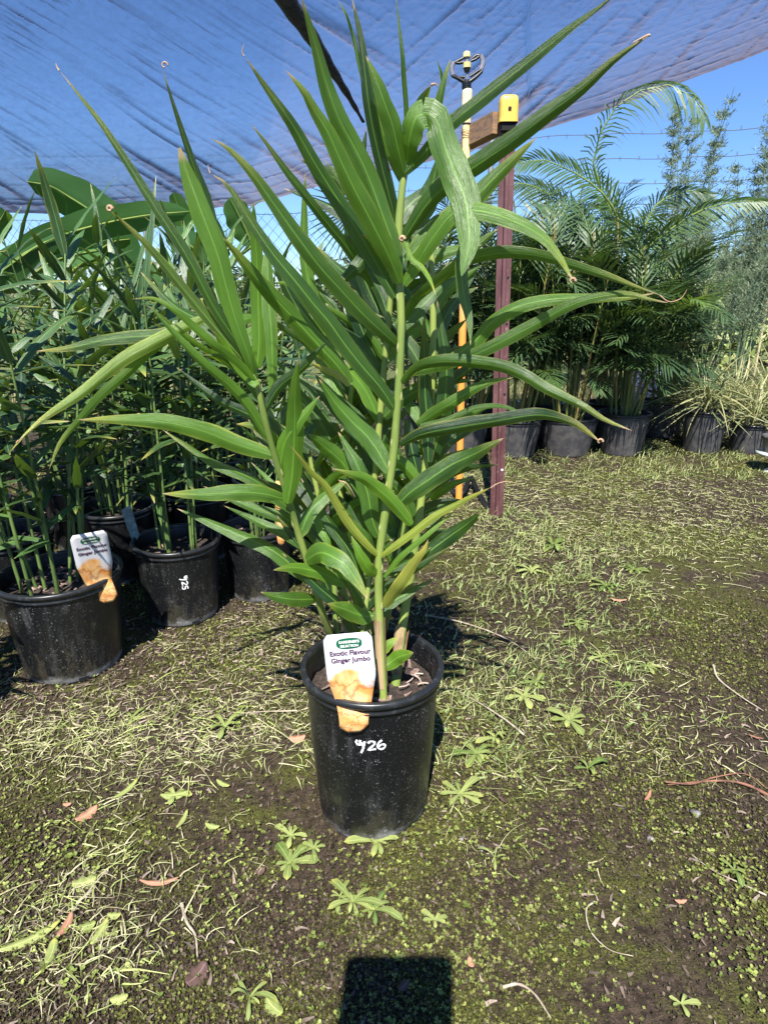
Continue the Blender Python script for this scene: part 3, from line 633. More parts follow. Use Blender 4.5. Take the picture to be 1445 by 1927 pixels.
# spine pixels base->tip, width px, Y base, Y tip, tone, yellow, roll(deg)
HL = [
 ([(483,718),(448,648),(400,573),(350,478),(280,370),(200,245),(150,180),(112,132)],27,.93,.86,.30,.35,25),
 ([(482,722),(468,690),(423,638),(349,548),(279,463),(225,412),(205,392)],27,.93,.86,.18,.7,15),
 ([(480,715),(468,670),(438,583),(410,480),(379,398),(352,325),(338,278)],48,.93,.87,.62,.05,-8),
 ([(475,700),(440,600),(412,480),(389,378),(369,324),(345,255),(324,189),(306,128)],24,.955,.90,.28,.1,30),
 ([(483,722),(455,690),(425,665),(398,645),(360,610),(330,585),(290,562),(247,563)],21,.925,.84,.85,.3,20),
 ([(483,726),(460,700),(430,662),(402,622)],30,.92,.90,.95,.15,10),
 ([(384,598),(340,617),(298,630),(240,634),(194,640),(131,655),(68,661)],31,1.10,1.0,.38,.6,-20),
 ([(390,596),(356,612),(298,640),(225,682),(156,738),(86,785),(32,833)],32,1.08,.94,.78,.75,5),
 ([(385,602),(340,620),(284,661),(242,700),(194,741),(152,788),(114,834),(93,884)],22,1.12,1.0,.55,.5,35),
 ([(515,858),(475,845),(436,832),(395,815),(353,803),(291,792),(220,790),(146,790)],46,.965,.86,.72,.62,5),
 ([(537,940),(500,930),(457,926),(415,928),(374,930),(305,929)],42,.99,.90,.62,.5,-5),
 ([(541,948),(549,900),(553,848),(555,790),(555,735),(562,674)],46,.965,.90,.82,.05,0),
 ([(576,1056),(595,1042),(614,1042),(648,1062),(675,1098),(692,1128)],50,.99,.90,.70,.45,10),
 ([(650,1100),(615,1082),(583,1072),(550,1068),(514,1073)],32,1.02,.93,.66,.3,-20),
 ([(594,1127),(570,1128),(545,1127),(515,1122),(490,1114)],36,1.02,.94,.62,.1,-5),
 ([(703,1158),(690,1160),(671,1155),(648,1146),(616,1136)],42,.985,.92,.66,.55,-10),
 ([(710,1082),(694,1072),(678,1045),(661,1008)],28,.98,.96,.62,.2,20),
 ([(712,1047),(695,1030),(663,996),(635,952),(610,912),(583,887),(565,862),(543,836)],20,.98,.90,.9,.86,15),
 ([(704,1040),(690,1015),(660,985),(635,950),(618,925)],28,1.0,.97,.5,.3,-25),
 ([(775,988),(758,968),(739,945),(712,920),(688,902),(663,893),(625,882)],34,.98,.90,.7,.5,5),
 ([(713,1010),(700,975),(692,930),(672,875),(655,845),(636,812)],42,1.0,1.02,.4,.0,-15),
 ([(732,888),(712,850),(690,820),(665,796),(641,770),(620,742),(600,712)],46,.985,.99,.42,.0,-5),
 ([(742,769),(715,728),(682,690),(650,650),(620,607),(588,570),(558,532),(508,470),(465,405),(430,350),(398,327)],46,.98,.90,.30,.12,-10),
 ([(660,722),(635,688),(599,649),(568,615),(537,583),(505,548),(475,514),(440,470),(410,440)],46,1.03,.93,.42,.45,5),
 ([(748,650),(720,625),(682,590),(641,545),(600,500),(563,450),(513,380),(473,324),(430,280),(396,260)],46,.99,.90,.33,.35,12),
 ([(744,560),(725,525),(703,487),(680,445),(638,379),(610,335),(588,299),(560,250),(538,215),(498,160),(461,106)],38,.98,.88,.33,.2,-25),
 ([(753,533),(735,490),(715,448),(690,400),(665,352),(640,300),(617,249),(590,205),(573,174),(537,131)],52,.97,.87,.58,.3,0),
 ([(752,510),(738,455),(718,399),(700,350),(683,309),(660,265),(638,224),(615,160),(598,100),(582,45),(566,-10)],52,.965,.88,.34,.1,-14),
 ([(752,450),(735,380),(715,300),(700,235),(693,190),(686,130),(678,70),(662,-6)],30,1.0,.95,.16,.1,35),
 ([(690,190),(680,140),(665,70),(650,25),(636,2)],10,.98,.94,.35,.3,10),
 ([(762,332),(750,285),(738,235),(722,190),(706,145),(688,104)],46,.98,.93,.45,.15,-20),
 ([(757,345),(738,300),(718,240),(708,190),(703,150)],22,.985,.96,.5,.1,10),
 ([(766,290),(765,222),(760,150),(757,103),(750,40),(745,-8)],12,.98,.93,.25,.1,20),
 ([(762,304),(772,265),(782,225),(795,188),(811,160)],38,.985,.95,.35,.35,15),
 ([(812,255),(820,225),(826,190),(836,150),(848,110)],20,.99,.97,.45,.4,-20),
 ([(818,222),(830,190),(832,150),(822,112)],10,.99,.97,.5,.6,0),
 ([(765,306),(770,262),(782,222),(800,212)],36,.975,.94,.85,.0,45),
 ([(794,213),(820,222),(838,280),(856,325),(872,365),(880,410),(882,460),(868,520)],60,.94,.86,.42,.0,0),
 ([(757,330),(800,285),(844,236),(906,186),(984,124),(1061,62),(1138,5),(1160,-20)],34,.98,.86,.10,.1,15),
 ([(759,452),(803,385),(845,345),(880,322),(958,270),(1020,222),(1092,170),(1154,113),(1222,66)],46,.99,.84,.28,.3,-15),
 ([(759,535),(780,500),(800,468),(828,428),(858,398),(906,397),(958,412),(1020,446),(1055,487),(1068,512),(1080,530)],40,.97,.84,.55,.35,30),
 ([(765,490),(800,450),(840,415),(880,385),(920,345),(965,300),(1010,258)],50,1.02,.98,.35,.35,8),
 ([(757,610),(780,570),(805,545),(850,510),(886,488),(947,476),(1009,481),(1071,497),(1138,518),(1190,538),(1243,556)],27,1.0,.86,.32,.55,-40),
 ([(790,695),(840,678),(891,645),(924,606),(974,577),(1035,563),(1097,560),(1179,560),(1235,551)],32,1.03,.88,.40,.35,30),
 ([(760,705),(820,690),(891,668),(953,638),(1015,606),(1064,578),(1118,560),(1179,553),(1221,563),(1262,571)],32,1.0,.86,.60,.35,-10),
 ([(757,722),(775,700),(799,686),(850,680),(932,688),(986,707),(1035,736),(1097,765),(1138,790),(1190,811)],29,.98,.84,.26,.55,-30),
 ([(785,800),(820,775),(850,758),(891,732),(932,716),(965,711)],30,1.04,.98,.34,.5,-10),
 ([(752,838),(793,818),(850,806),(912,796),(994,782),(1035,783),(1077,795),(1105,813),(1130,833)],34,.99,.84,.22,.55,-28),
 ([(790,800),(840,790),(880,772),(912,764),(960,768),(1019,800)],14,1.02,.95,.25,.2,10),
 ([(748,950),(770,928),(793,912),(845,877),(880,860),(908,846),(948,824)],50,1.0,.93,.16,.25,8),
 ([(810,940),(825,928),(854,910),(893,899)],22,1.05,1.0,.45,.1,0),
 ([(716,1047),(735,1032),(762,1013),(812,975),(861,948),(899,929),(924,917)],19,.97,.86,.9,.86,20),
 ([(722,1086),(755,1046),(793,1015),(831,983),(862,955)],14,.98,.92,.6,.5,25),
 ([(772,1062),(804,1040),(850,1006),(880,985),(904,963)],40,1.06,1.0,.12,.05,15),
 ([(724,1143),(740,1118),(755,1097),(785,1051),(798,1035),(806,1014)],30,.98,.93,.45,.9,-20),
 ([(720,1257),(735,1246),(750,1236),(778,1228)],36,.975,.95,.95,.35,10),
 ([(708,1227),(722,1220),(734,1210),(750,1198)],26,1.0,.99,.95,.7,25),
 ([(484,692),(488,640),(486,573),(484,500),(479,430),(477,378)],40,1.16,1.12,.60,.0,10),
 ([(503,480),(506,566),(512,641),(512,724),(503,790)],32,1.12,1.08,.72,.25,15),
 ([(806,870),(804,800),(799,724),(798,650),(798,590)],36,1.04,1.03,.10,.4,10),
 ([(806,890),(822,830),(836,765),(840,690),(830,620),(822,560)],42,1.06,1.06,.08,.0,-10),
 ([(880,440),(868,500),(874,560),(883,600),(885,650)],30,.92,.90,.45,.1,10),
 ([(765,790),(776,850),(790,905),(800,930)],34,1.10,1.08,.02,.0,0),
 ([(655,885),(640,866),(612,842),(580,816)],38,1.02,.98,.5,.1,10),
 ([(700,540),(660,475),(620,425),(588,385),(545,330),(500,268),(470,230)],24,1.05,.98,.25,.3,20),
 ([(757,447),(766,470),(777,490),(793,503),(803,516),(812,534),(820,556)],13,.95,.90,.75,.7,0),
 ([(748,515),(735,490),(715,465),(700,450),(680,441)],34,1.0,.96,.75,.75,-10),
 ([(712,455),(690,480),(666,508),(628,543)],34,1.02,1.0,.12,.15,5),
 ([(600,600),(588,560),(560,540),(530,532),(512,535)],20,1.0,.96,.75,.2,20),
 ([(658,726),(640,708),(620,699),(600,690),(584,683)],16,1.0,.97,.6,1.0,0),
 ([(525,832),(500,812),(475,800),(445,798)],26,1.0,.96,.6,.7,-10),
 ([(752,520),(770,450),(790,400),(812,350),(826,290)],62,1.08,1.1,.08,.0,0),
 ([(780,430),(808,380),(832,340),(856,300)],40,1.1,1.1,.12,.0,12),
 ([(806,560),(840,520),(870,490),(905,455),(938,430)],34,1.08,1.12,.22,.1,-10),
 ([(757,620),(790,580),(830,540),(860,520)],30,1.0,1.05,.10,.0,5),
 ([(744,640),(700,560),(670,480),(650,400),(640,330)],34,1.12,1.12,.15,.05,-15),
 ([(730,520),(700,450),(672,390),(648,350),(610,300)],30,1.1,1.1,.22,.1,20),
 ([(690,780),(640,700),(600,640),(560,580),(520,500),(505,440)],38,1.14,1.12,.14,.1,0),
 ([(700,860),(660,790),(620,740),(590,700)],40,1.12,1.1,.10,.0,10),
 ([(640,700),(600,600),(575,500),(572,400),(575,322)],30,1.15,1.15,.4,.1,15),
 ([(725,700),(690,640),(655,560),(620,500)],40,1.12,1.12,.06,.0,0),
 ([(690,1000),(650,960),(620,900),(600,850)],44,1.13,1.12,.10,.0,0),
 ([(700,1080),(670,1010),(640,960),(600,940)],36,1.12,1.1,.14,.0,0),
 ([(770,1000),(790,970),(830,950),(870,940)],40,1.12,1.12,.05,.0,0),
 ([(600,960),(604,985),(612,1010),(624,1034)],32,1.06,1.02,.65,.0,0),
 ([(760,900),(740,850),(735,800),(738,740)],36,1.14,1.14,.05,.0,0),
 ([(650,1080),(640,1020),(628,970),(620,930)],34,1.1,1.1,.12,.0,0),
 ([(745,1050),(755,1010),(770,975),(795,955)],34,1.08,1.08,.08,.0,0),
 ([(690,690),(665,640),(640,600),(612,570)],38,1.15,1.15,.08,.0,0),
 ([(782,700),(812,660),(845,630),(878,600)],32,1.12,1.14,.16,.1,0),
 ([(800,640),(830,600),(862,560),(900,540)],30,1.12,1.14,.30,.1,0),
 ([(700,420),(690,370),(680,320),(690,240)],26,1.12,1.12,.15,.1,0),
 ([(736,470),(728,420),(720,370),(716,330)],34,1.12,1.12,.12,.1,0),
 ([(626,880),(600,830),(575,790),(562,760)],30,1.14,1.14,.2,.0,0),
 ([(735,800),(700,770),(670,740),(640,730)],40,1.16,1.16,.05,.0,0),
 ([(500,768),(484,742),(452,700),(420,672),(380,668)],20,.98,.95,.3,.1,0),
]
for i, (pts, wpx, y0, y1, tone, yel, rl) in enumerate(HL):
    n = max(10, min(26, len(pts) * 3)); q = []
    m_ = len(pts) - 1
    for k, (x, y) in enumerate(pts):
        t = k / m_; Yk = y0 + (y1 - y0) * t + .012 * math.sin(t * math.pi) * (1 if i % 2 else -1); q.append(P(x, y, Yk))
    sp_ = smooth_spine(q, n); Ym = sp_[n // 2]; zc = (Ym.y * cp + (HC - Ym.z) * sp)
    W = wpx * zc / F / math.cos(R(rl)) * (.80 if i not in (36, 37) else 1.0)
    pf = wprof
    if i in (36, ): pf = lambda t: .75 + .25 * t
    if i in (37, ): pf = lambda t: min(1, (.82 + .3 * t) if t < .3 else (1 - .02) * max(0, 1 - ((t - .3) / .7) ** 2.2) ** .8 + .02)
    if i == 2: pf = lambda t: min(1, .42 + t * 1.3) * (1 if t < .72 else max(.0, 1 - ((t - .72) / .30) ** 2))
    V, Fc, uv = leaf_geo(sp_, W, 4, (R(rl), R(rl * .4)), fold=(.22, .40, .30, .50)[i % 4], seed=i, prof=pf, wav=.06)
    me = mesh('leaf', [v - HO for v in V], Fc, M_LEAF, uv=uv, attrs={'tone': tone + (((i * 37) % 11) / 10 - .5) * .34, 'yel': yel, 'tipb': 1.0 if i not in (36, 37) else 0.0})  # tone spread paints stronger bright-to-shaded contrast between neighbouring leaves
    obj('leaf', me, hero)
random.seed(99)
for S_, cnt, f0 in ((S3, 24, .22), (S4, 22, .22), (S5, 11, .4), (S8, 12, .35), (S9, 10, .35), (S7, 10, .3), (S6, 7, .4), (S2, 6, .4)):
    S_ = smooth_spine(S_, 24)
    for k in range(cnt):
        f = f0 + (1 - f0) * (k + random.random() * .6) / cnt; i0 = min(23, int(f * 24)); p = S_[i0]; tan = (S_[i0 + 1] - S_[i0]).normalized(); sgn = 1 if k % 2 else -1
        a = random.uniform(-.7, .7) + (0 if sgn > 0 else math.pi) + (.25 if sgn > 0 else -.25); rad = Vector((math.cos(a), abs(math.sin(a)) * .8, 0)).normalized(); el = random.uniform(.75, 1.25)
        L = random.uniform(.15, .25) if sgn < 0 else random.uniform(.10, .17); d = tan * math.sin(el) + rad * math.cos(el); q = [p, p + d * L * .35, p + d * L * .7 + Vector((0, 0, -.02 * L / .2)) + rad * .01, p + d * L + rad * .04 + Vector((0, 0, -.05 * random.random()))]
        sp_ = smooth_spine(q, 12); V, Fc, uv = leaf_geo(sp_, random.uniform(.019, .030), 4, R(random.uniform(-60, 60)), fold=.3, seed=k + 7, wav=.05)
        obj('leaf', mesh('leaf', [v - HO for v in V], Fc, M_LEAF, uv=uv, attrs={'tone': random.choice([.02, .1, .2, .35, .5, .75]), 'yel': random.choice([0, 0, .3]), 'tipb': 1.0}), hero)
def curl(c, r, turns, Y, thick=.0022, wd=.006):
    mb = MB(); pts = []
    for k in range(22):
        a = k / 21 * turns * 2 * math.pi; rr = r * (1 - .55 * k / 21); pp = P(c[0], c[1], Y); pts.append(pp + Vector((math.cos(a) * rr, 0, math.sin(a) * rr)) - HO)
    mb.tube(pts, [thick * (1 - .6 * k / 21) + .0004 for k in range(22)], 6); obj('dried_tip', mb.me('dried_tip', M_CREAM), hero)
curl((310, 123), .0040, .8, .90, .0008); curl((207, 393), .0034, 1.1, .86, .0020); curl((262, 786), .0052, 1.0, .90, .0018)
curl((756, 450), .0036, .9, .95, .0024); curl((1076, 529), .004, .7, .84, .0016); curl((1128, 831), .004, .7, .84, .0014)
def wisp(pts, Y, r=.0010, mat=None):
    mb = MB(); sp_ = smooth_spine([P(x, y, Y) for x, y in pts], 10); mb.tube([p - HO for p in sp_], [r * (1 - .7 * k / 10) for k in range(11)], 5); obj('dried_tip', mb.me('dried_tip', mat or M_CREAM), hero)
wisp([(1241, 556), (1258, 568), (1280, 562), (1292, 545)], .86); wisp([(923, 918), (936, 910), (955, 906), (975, 911)], .86); wisp([(811, 160), (818, 158), (824, 163)], .95, .002)
wisp([(638, 905), (650, 908), (660, 920), (668, 935)], .96, .0012); wisp([(112, 133), (108, 126), (106, 119)], .86, .0012); wisp([(460, 106), (456, 98), (460, 82)], .88, .0010); wisp([(396, 326), (393, 318), (392, 309)], .90, .0009)
wisp([(32, 833), (36, 828), (34, 834)], .94, .0014)
wisp([(1222, 66), (1215, 68), (1190, 80)], .845, .0016)

# ------------------------------------------------------------------ plant tags
def tag_mat():
    m, nt, out = newmat('printed_plant_label'); b = N(nt); uvn = b.n('ShaderNodeTexCoord').outputs['UV']
    sx = b.n('ShaderNodeSeparateXYZ'); nt.links.new(uvn, sx.inputs[0]); u, v = sx.outputs[0], sx.outputs[1]
    nz = b.noise(b.scale(uvn, (3, 7, 1)), 1.0, 4, .6, dist=.6); org = b.mix(b.ss(nz, .3, .7), (.62, .25, .06), (.72, .47, .22))
    vo = b.n('ShaderNodeTexVoronoi'); vo.feature = 'DISTANCE_TO_EDGE'; vo.inputs['Scale'].default_value = 1.0
    dn = b.n('ShaderNodeVectorMath', operation='ADD'); nt.links.new(b.scale(uvn, (1.1, 4.2, 1)), dn.inputs[0]); nt.links.new(b.scale(b.noise(b.scale(uvn, (5, 9, 1)), 1.0, 3, out=1), (.9, .7, 0)), dn.inputs[1]); nt.links.new(dn.outputs[0], vo.inputs['Vector'])
    crack = b.math('SUBTRACT', 1.0, b.ss(vo.outputs['Distance'], .008, .05)); org = b.mix(b.math('MULTIPLY', crack, .55), org, (.24, .075, .03))
    edge = b.math('ADD', v, b.math('ADD', b.math('MULTIPLY', b.math('POWER', b.math('SUBTRACT', u, .45), 2.0), .5), b.math('MULTIPLY', b.math('SUBTRACT', nz, .5), .05)))
    c = b.mix(b.ss(edge, .665, .715), org, (.58, .58, .61))
    g = b.math('ADD', b.math('POWER', b.math('MULTIPLY', b.math('SUBTRACT', u, .84), 3.6), 2.0), b.math('POWER', b.math('MULTIPLY', b.math('SUBTRACT', v, .60), 8.0), 2.0))
    c = b.mix(b.math('MULTIPLY', b.math('SUBTRACT', 1.0, b.ss(g, .2, .7)), b.ss(nz, .2, .6)), c, (.55, .60, .66))
    pr = b.n('ShaderNodeBsdfPrincipled', i_Base_Color=c, i_Roughness=.35); nt.links.new(pr.outputs[0], out.inputs[0]); return m
M_TAG = tag_mat(); M_GREEN = pmat('label_green', (.006, .10, .05), .35); M_MAUVE = pmat('label_mauve_ink', (.06, .015, .055), .5); M_LWHITE = pmat('label_white_ink', (.75, .78, .72), .5)
def text_mesh(body, size, mat, spacing=1.0):
    cu = bpy.data.curves.new('txt', 'FONT'); cu.body = body; cu.size = size; cu.align_x = 'CENTER'; cu.align_y = 'CENTER'; cu.space_character = spacing; cu.resolution_u = 3; cu.offset = size * .035
    ob = bpy.data.objects.new('txt', cu); C.objects.link(ob); dg = bpy.context.evaluated_depsgraph_get()
    me = bpy.data.meshes.new_from_object(ob.evaluated_get(dg)); bpy.data.objects.remove(ob); me.materials.clear(); me.materials.append(mat); return me
TXT = None
def plant_tag(top, bot, Wd, right, label, tail=None, group=None):
    """flat label from top centre to bot centre (world), tail = further centre points threaded below the rim"""
    global TXT
    o = empty('plant_label', bot); tag(o, label, 'plant label')
    up = top - bot; Lh = up.length; up.normalize(); right = (right - up * right.dot(up)).normalized(); nrm_ = right.cross(up)   # towards camera
    if nrm_.y > 0: nrm_ = -nrm_
    cent = [(Vector((0, 0, 0)) + up * Lh * k / 14, .40 + .60 * k / 14) for k in range(15)]
    full = ([(p - bot, v) for p, v in (tail or [])]) + cent
    V = []; uv = []; Fc = []
    def wv(v):   # half-width by v
        w_ = .5 if v > .62 else .30 + .20 * (max(0, v - .25) / .37) ** 1.15
        if v > .94: w_ = .5 - .09 * ((v - .94) / .06) ** 2
        if v < .10: w_ = .30 * (.45 + .55 * v / .10)
        return w_ * Wd
    for i, (p, v) in enumerate(full):
        h = wv(v); bow = .0
        for k in range(7):
            s = k / 3 - 1; V.append(p + right * s * h); uv.append((.5 + s * h / Wd, v))
        if i:
            for k in range(6): a = (i - 1) * 7 + k; Fc.append((a, a + 1, a + 8, a + 7))
    lo = obj('label_card', mesh('label_card', V, Fc, M_TAG, uv=uv), o)
    md = lo.modifiers.new('thick', 'SOLIDIFY'); md.thickness = .0006; md.offset = 0
    M4 = Matrix((right, up, right.cross(up))).transposed().to_4x4()
    if right.cross(up).dot(nrm_) < 0: M4 = Matrix((-right, up, (-right).cross(up))).transposed().to_4x4()
    nn = M4.to_3x3() @ Vector((0, 0, 1))
    def put(me, name, x, v, sx=1.0):
        t = obj(name, me, o); t.matrix_local = Matrix.Translation(up * Lh * (v - .4) / .6 + (M4.to_3x3() @ Vector((1, 0, 0))) * x * Wd + nn * .0012) @ M4 @ Matrix.Diagonal((sx, 1, 1, 1)); return t
    if TXT is None: 
        oval = []; 
        for k in range(28):
            a = 2 * math.pi * k / 28; oval.append((.0225 * math.copysign(abs(math.cos(a)) ** .75, math.cos(a)), .0098 * math.copysign(abs(math.sin(a)) ** .75, math.sin(a)), 0))
        TXT = [mesh('logo_oval', oval, [tuple(range(28))], M_GREEN, False), text_mesh("GARDENER'S", .0062, M_LWHITE), text_mesh('SELECTION', .0056, M_LWHITE), text_mesh('Exotic Flavour', .0122, M_MAUVE), text_mesh('Ginger Jumbo', .0122, M_MAUVE)]
    k = Wd / .085
    for me, nm, v, dn, sx in ((TXT[0], 'logo_oval', .915, 0, 1), (TXT[1], 'logo_lettering', .928, .0004, 1), (TXT[2], 'logo_lettering', .893, .0004, 1.1), (TXT[3], 'printed_name', .832, 0, 1.0), (TXT[4], 'printed_name', .770, 0, 1.0)):
        t = put(me, nm, .02, v, sx); t.scale = (k * sx, k, k); t.location += nn * dn
    return o
# hero label: stands inside the pot and is threaded out through a slot below the rim
tt = P(653, 1192, .915); bb = Vector((P(666, 1310, .895).x, PY_ - RT + .0105, HP - .004))
tl_ = [(Vector((bb.x, PY_ - RT - .0030, HP - .055)), 0.0), (Vector((bb.x, PY_ - RT - .0035, HP - .050)), .04), (Vector((bb.x, PY_ - RT - .0040, HP - .041)), .11), (Vector((bb.x, PY_ - RT - .0035, HP - .033)), .20), (Vector((bb.x, PY_ - RT - .0015, HP - .024)), .28), (Vector((bb.x, PY_ - RT + .004, HP - .013)), .34)]
plant_tag(tt, bb, .080, Vector((1, .0, 0)), 'white and orange plant label standing in the central $26 pot', tail=tl_)

# ------------------------------------------------------------------ ginger clumps in pots along the left
bgleaf = []
for k in range(16):
    L = random.uniform(.14, .27); W = random.uniform(.019, .031); dr = random.uniform(.15, .75); sw = random.uniform(-.15, .15)
    pts = [Vector((sw * L * (t ** 2), L * (t - .12 * dr * t ** 2), L * (.10 * t - dr * .55 * t ** 2))) for t in (0, .25, .5, .75, 1)]
    sp_ = smooth_spine(pts, 8); V, Fc, uv = leaf_geo(sp_, W, 2, side_fn=lambda p, t: Vector((1, 0, 0)), fold=-.35, seed=k, wav=.06)
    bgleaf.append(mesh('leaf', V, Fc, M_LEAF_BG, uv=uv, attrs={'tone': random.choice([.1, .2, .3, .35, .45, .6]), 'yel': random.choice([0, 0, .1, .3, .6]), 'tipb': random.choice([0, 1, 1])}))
def frame_from(d, up):
    y = d.normalized(); x = y.cross(up).normalized() if abs(y.dot(up)) < .98 else Vector((1, 0, 0)); z = x.cross(y); return Matrix((x, y, z)).transposed().to_4x4()
def ginger(x, y, label, r=.125, rb=None, H_=.26, n=10, hmax=1.15, seed=0, lean=(0, 0), chipn=14, leafk=1.0, spreadx=1.0, tilt=.12, lowbare=.34, mark=None):
    random.seed(seed); rb = rb or r * .82
    root_ = empty('potted_ginger', (x, y, 0)); tag(root_, label, 'potted plant', 'potted ginger plants crowded on the left')
    root_.location.z = gz(x, y)
    p_ = obj('pot', pot_mesh(r, rb, H_, H_ - .04, 48), root_); obj('rim', rim_mesh(r, H_, 48), p_)
    for k in range(4):
        a = R(-90 + 35 + 90 * k); V = []; Fc = []
        for i in range(5):
            aa = a + (i / 4 - .5) * .20
            for z in (.002, .015): q = rb * (.985 if z < .01 else 1.0) + .0015; V.append((q * math.cos(aa), q * math.sin(aa), z))
            if i: bs = len(V); Fc.append((bs - 4, bs - 2, bs - 1, bs - 3))
        obj('drain_hole', mesh('drain_hole', V, Fc, M_HOLE, False), p_)
    s_ = obj('soil', soil_mesh(r - .012, H_ - .04, seed), root_)
    if chipn: chips(s_, r - .02, H_ - .042, chipn)
    if mark: write_on_pot(p_, [[(a - .95, b_ - .6) for a, b_ in s] for s in mark[0]], R(-90) + mark[1], mark[2], r, rb, H_, mark[3], .15, rot=mark[4])
    for k in range(n):
        a = random.uniform(0, 2 * math.pi); q = r * .62 * math.sqrt(random.random()); b0 = Vector((q * math.cos(a), q * math.sin(a), H_ - .045))
        hh = hmax * random.uniform(.62, 1.0) - H_; ln = random.uniform(.2, 1) * tilt; la = a + random.uniform(-.7, .7)
        tp_ = b0 + Vector((math.cos(la) * ln * hh * 1.6 * spreadx + lean[0] * hh, math.sin(la) * ln * hh * 1.6 + lean[1] * hh, hh)); md_ = b0.lerp(tp_, .5) - Vector((math.cos(la), math.sin(la), 0)) * ln * hh * .25
        sp_ = smooth_spine([b0, md_, tp_], 16); rr = random.uniform(.0036, .0056)
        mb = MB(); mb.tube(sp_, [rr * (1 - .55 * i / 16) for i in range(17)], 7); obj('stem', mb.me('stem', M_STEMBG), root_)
        nl = int(random.uniform(14, 20) * hh / .85 * leafk); pl = random.uniform(0, 2 * math.pi)
        for j in range(nl):
            f = lowbare + (1 - lowbare) * (j + random.random() * .5) / nl; f = min(f, .995); idx = f * 16; i0 = int(idx); p = sp_[i0].lerp(sp_[min(16, i0 + 1)], idx - i0)
            tan = (sp_[min(16, i0 + 1)] - sp_[i0]).normalized() if i0 < 16 else (sp_[16] - sp_[15]).normalized()
            ang = pl + (0 if j % 2 else math.pi) + random.uniform(-.5, .5); rad = Vector((math.cos(ang), math.sin(ang), 0))
            el = random.uniform(.05, .85) if f < .88 else random.uniform(.6, 1.3)
            d = (tan * math.sin(el) + rad * math.cos(el)).normalized(); Mx = frame_from(d, Vector((rad.x * -.3, rad.y * -.3, 1)))
            o = bpy.data.objects.new('leaf', random.choice(bgleaf)); C.objects.link(o); o.parent = root_
            sc = random.uniform(.8, 1.15) * (1 if f > .45 else .75)
            o.matrix_local = Matrix.Translation(p) @ Mx @ Matrix.Rotation(random.uniform(-.4, .4), 4, 'Y') @ Matrix.Scale(sc, 4)
    return root_
ginger(-1.10, 1.17, 'potted ginger at the left edge in front of the first labelled pot', H_=.27, n=10, hmax=.92, seed=11, leafk=.8, lean=(.06, 0))
ginger(-.842, 1.515, 'potted ginger with a white and orange label, leftmost front pot', r=.147, rb=.122, H_=.268, n=10, hmax=1.20, seed=12, chipn=60, tilt=.16, leafk=1.35, lowbare=.24)
ginger(-.625, 1.79, 'potted ginger in the pot marked $26 sideways, second from left', r=.124, rb=.104, H_=.25, n=10, hmax=1.15, seed=13, chipn=14, leafk=1.25, lowbare=.24, mark=(G_DOLLAR + G_2 + G_5, .42, .150, .023, -R(90)))
ginger(-.418, 1.955, 'potted ginger with few stems and an orange tag on its right rim', r=.113, rb=.096, H_=.235, n=6, hmax=1.0, seed=14, chipn=40, tilt=.08, leafk=.7)
ginger(-.205, 2.18, 'potted ginger half hidden behind the central plant', r=.113, rb=.096, H_=.24, n=5, hmax=1.0, seed=15, tilt=.07, leafk=.7)
back = [(-1.15, 1.82, 'second row potted ginger behind the leftmost labelled pot'), (-.92, 2.08, 'second row potted ginger behind the pot marked sideways'), (-.70, 2.26, 'second row potted ginger behind the few stemmed pot'), (-.47, 2.44, 'second row potted ginger nearest the central plant'),
        (-1.45, 2.12, 'third row potted ginger at the left edge under banana leaves'), (-1.20, 2.38, 'third row potted ginger under the broad pale banana leaf'), (-.96, 2.58, 'third row potted ginger in deep shade left of centre'), (-.72, 2.76, 'third row potted ginger in deep shade near the sky gap'),
        (-1.72, 2.55, 'back row potted ginger at the far left edge'), (-1.40, 2.80, 'back row potted ginger below the dark banana leaf'), (-1.05, 2.98, 'back row potted ginger below the small banana leaf'),
        (-2.1, 3.3, 'rearmost potted ginger at the far left edge of the bed'), (-1.72, 3.45, 'rearmost potted ginger behind the broad banana leaves'), (-1.3, 3.55, 'rearmost potted ginger behind the small banana leaf'), (-.85, 3.5, 'rearmost potted ginger seen under the sky gap'), (-.5, 3.15, 'rear potted ginger seen just left of the central stems')]
for k, (x, y, lb) in enumerate(back):
    ginger(x, y, lb, n=12 if k < 4 else 11, hmax=1.14 if k < 4 else 1.24, seed=30 + k, chipn=0, tilt=.13, lowbare=.22)
# labels in the bed
A1 = R(-24); RC = lambda r_, z_, da=0.0: Vector((-.842 + r_ * math.cos(A1 + da), 1.515 + r_ * math.sin(A1 + da), z_ + gz(-.842, 1.515)))
b1 = RC(.137, .264); plant_tag(P(166, 1003, 1.42), b1, .082, Vector((.86, .34, .30)), 'tilted white and orange label in the leftmost front pot',
    tail=[(RC(.152, .205, .05), 0.0), (RC(.1525, .211, .045), .04), (RC(.153, .221, .035), .11), (RC(.1525, .231, .02), .20), (RC(.150, .242, .01), .28), (RC(.144, .254), .34)])
o0 = P(529, 1004, 1.845); V = []; Fc = []; uv = []
for (py_, hw__, vv, yy) in ((905, .017, .62, 1.875), (960, .0165, .50, 1.862), (1000, .014, .36, 1.848), (1012, .0125, .26, 1.838), (1022, .009, .08, 1.836), (1026, .004, .01, 1.836)):
    c__ = P(529, py_, yy); V += [c__ - o0 - Vector((hw__, 0, 0)), c__ - o0 + Vector((hw__, 0, 0))]; uv += [(.5 - hw__ * 14, vv), (.5 + hw__ * 14, vv)]
    if len(V) > 2: n_ = len(V); Fc.append((n_ - 4, n_ - 3, n_ - 1, n_ - 2))
o = obj('plant_label', mesh('plant_label', V, Fc, M_TAG, uv=uv), loc=o0); tag(o, 'narrow orange label on the right rim of the few stemmed pot', 'plant label'); md = o.modifiers.new('t', 'SOLIDIFY'); md.thickness = .0006
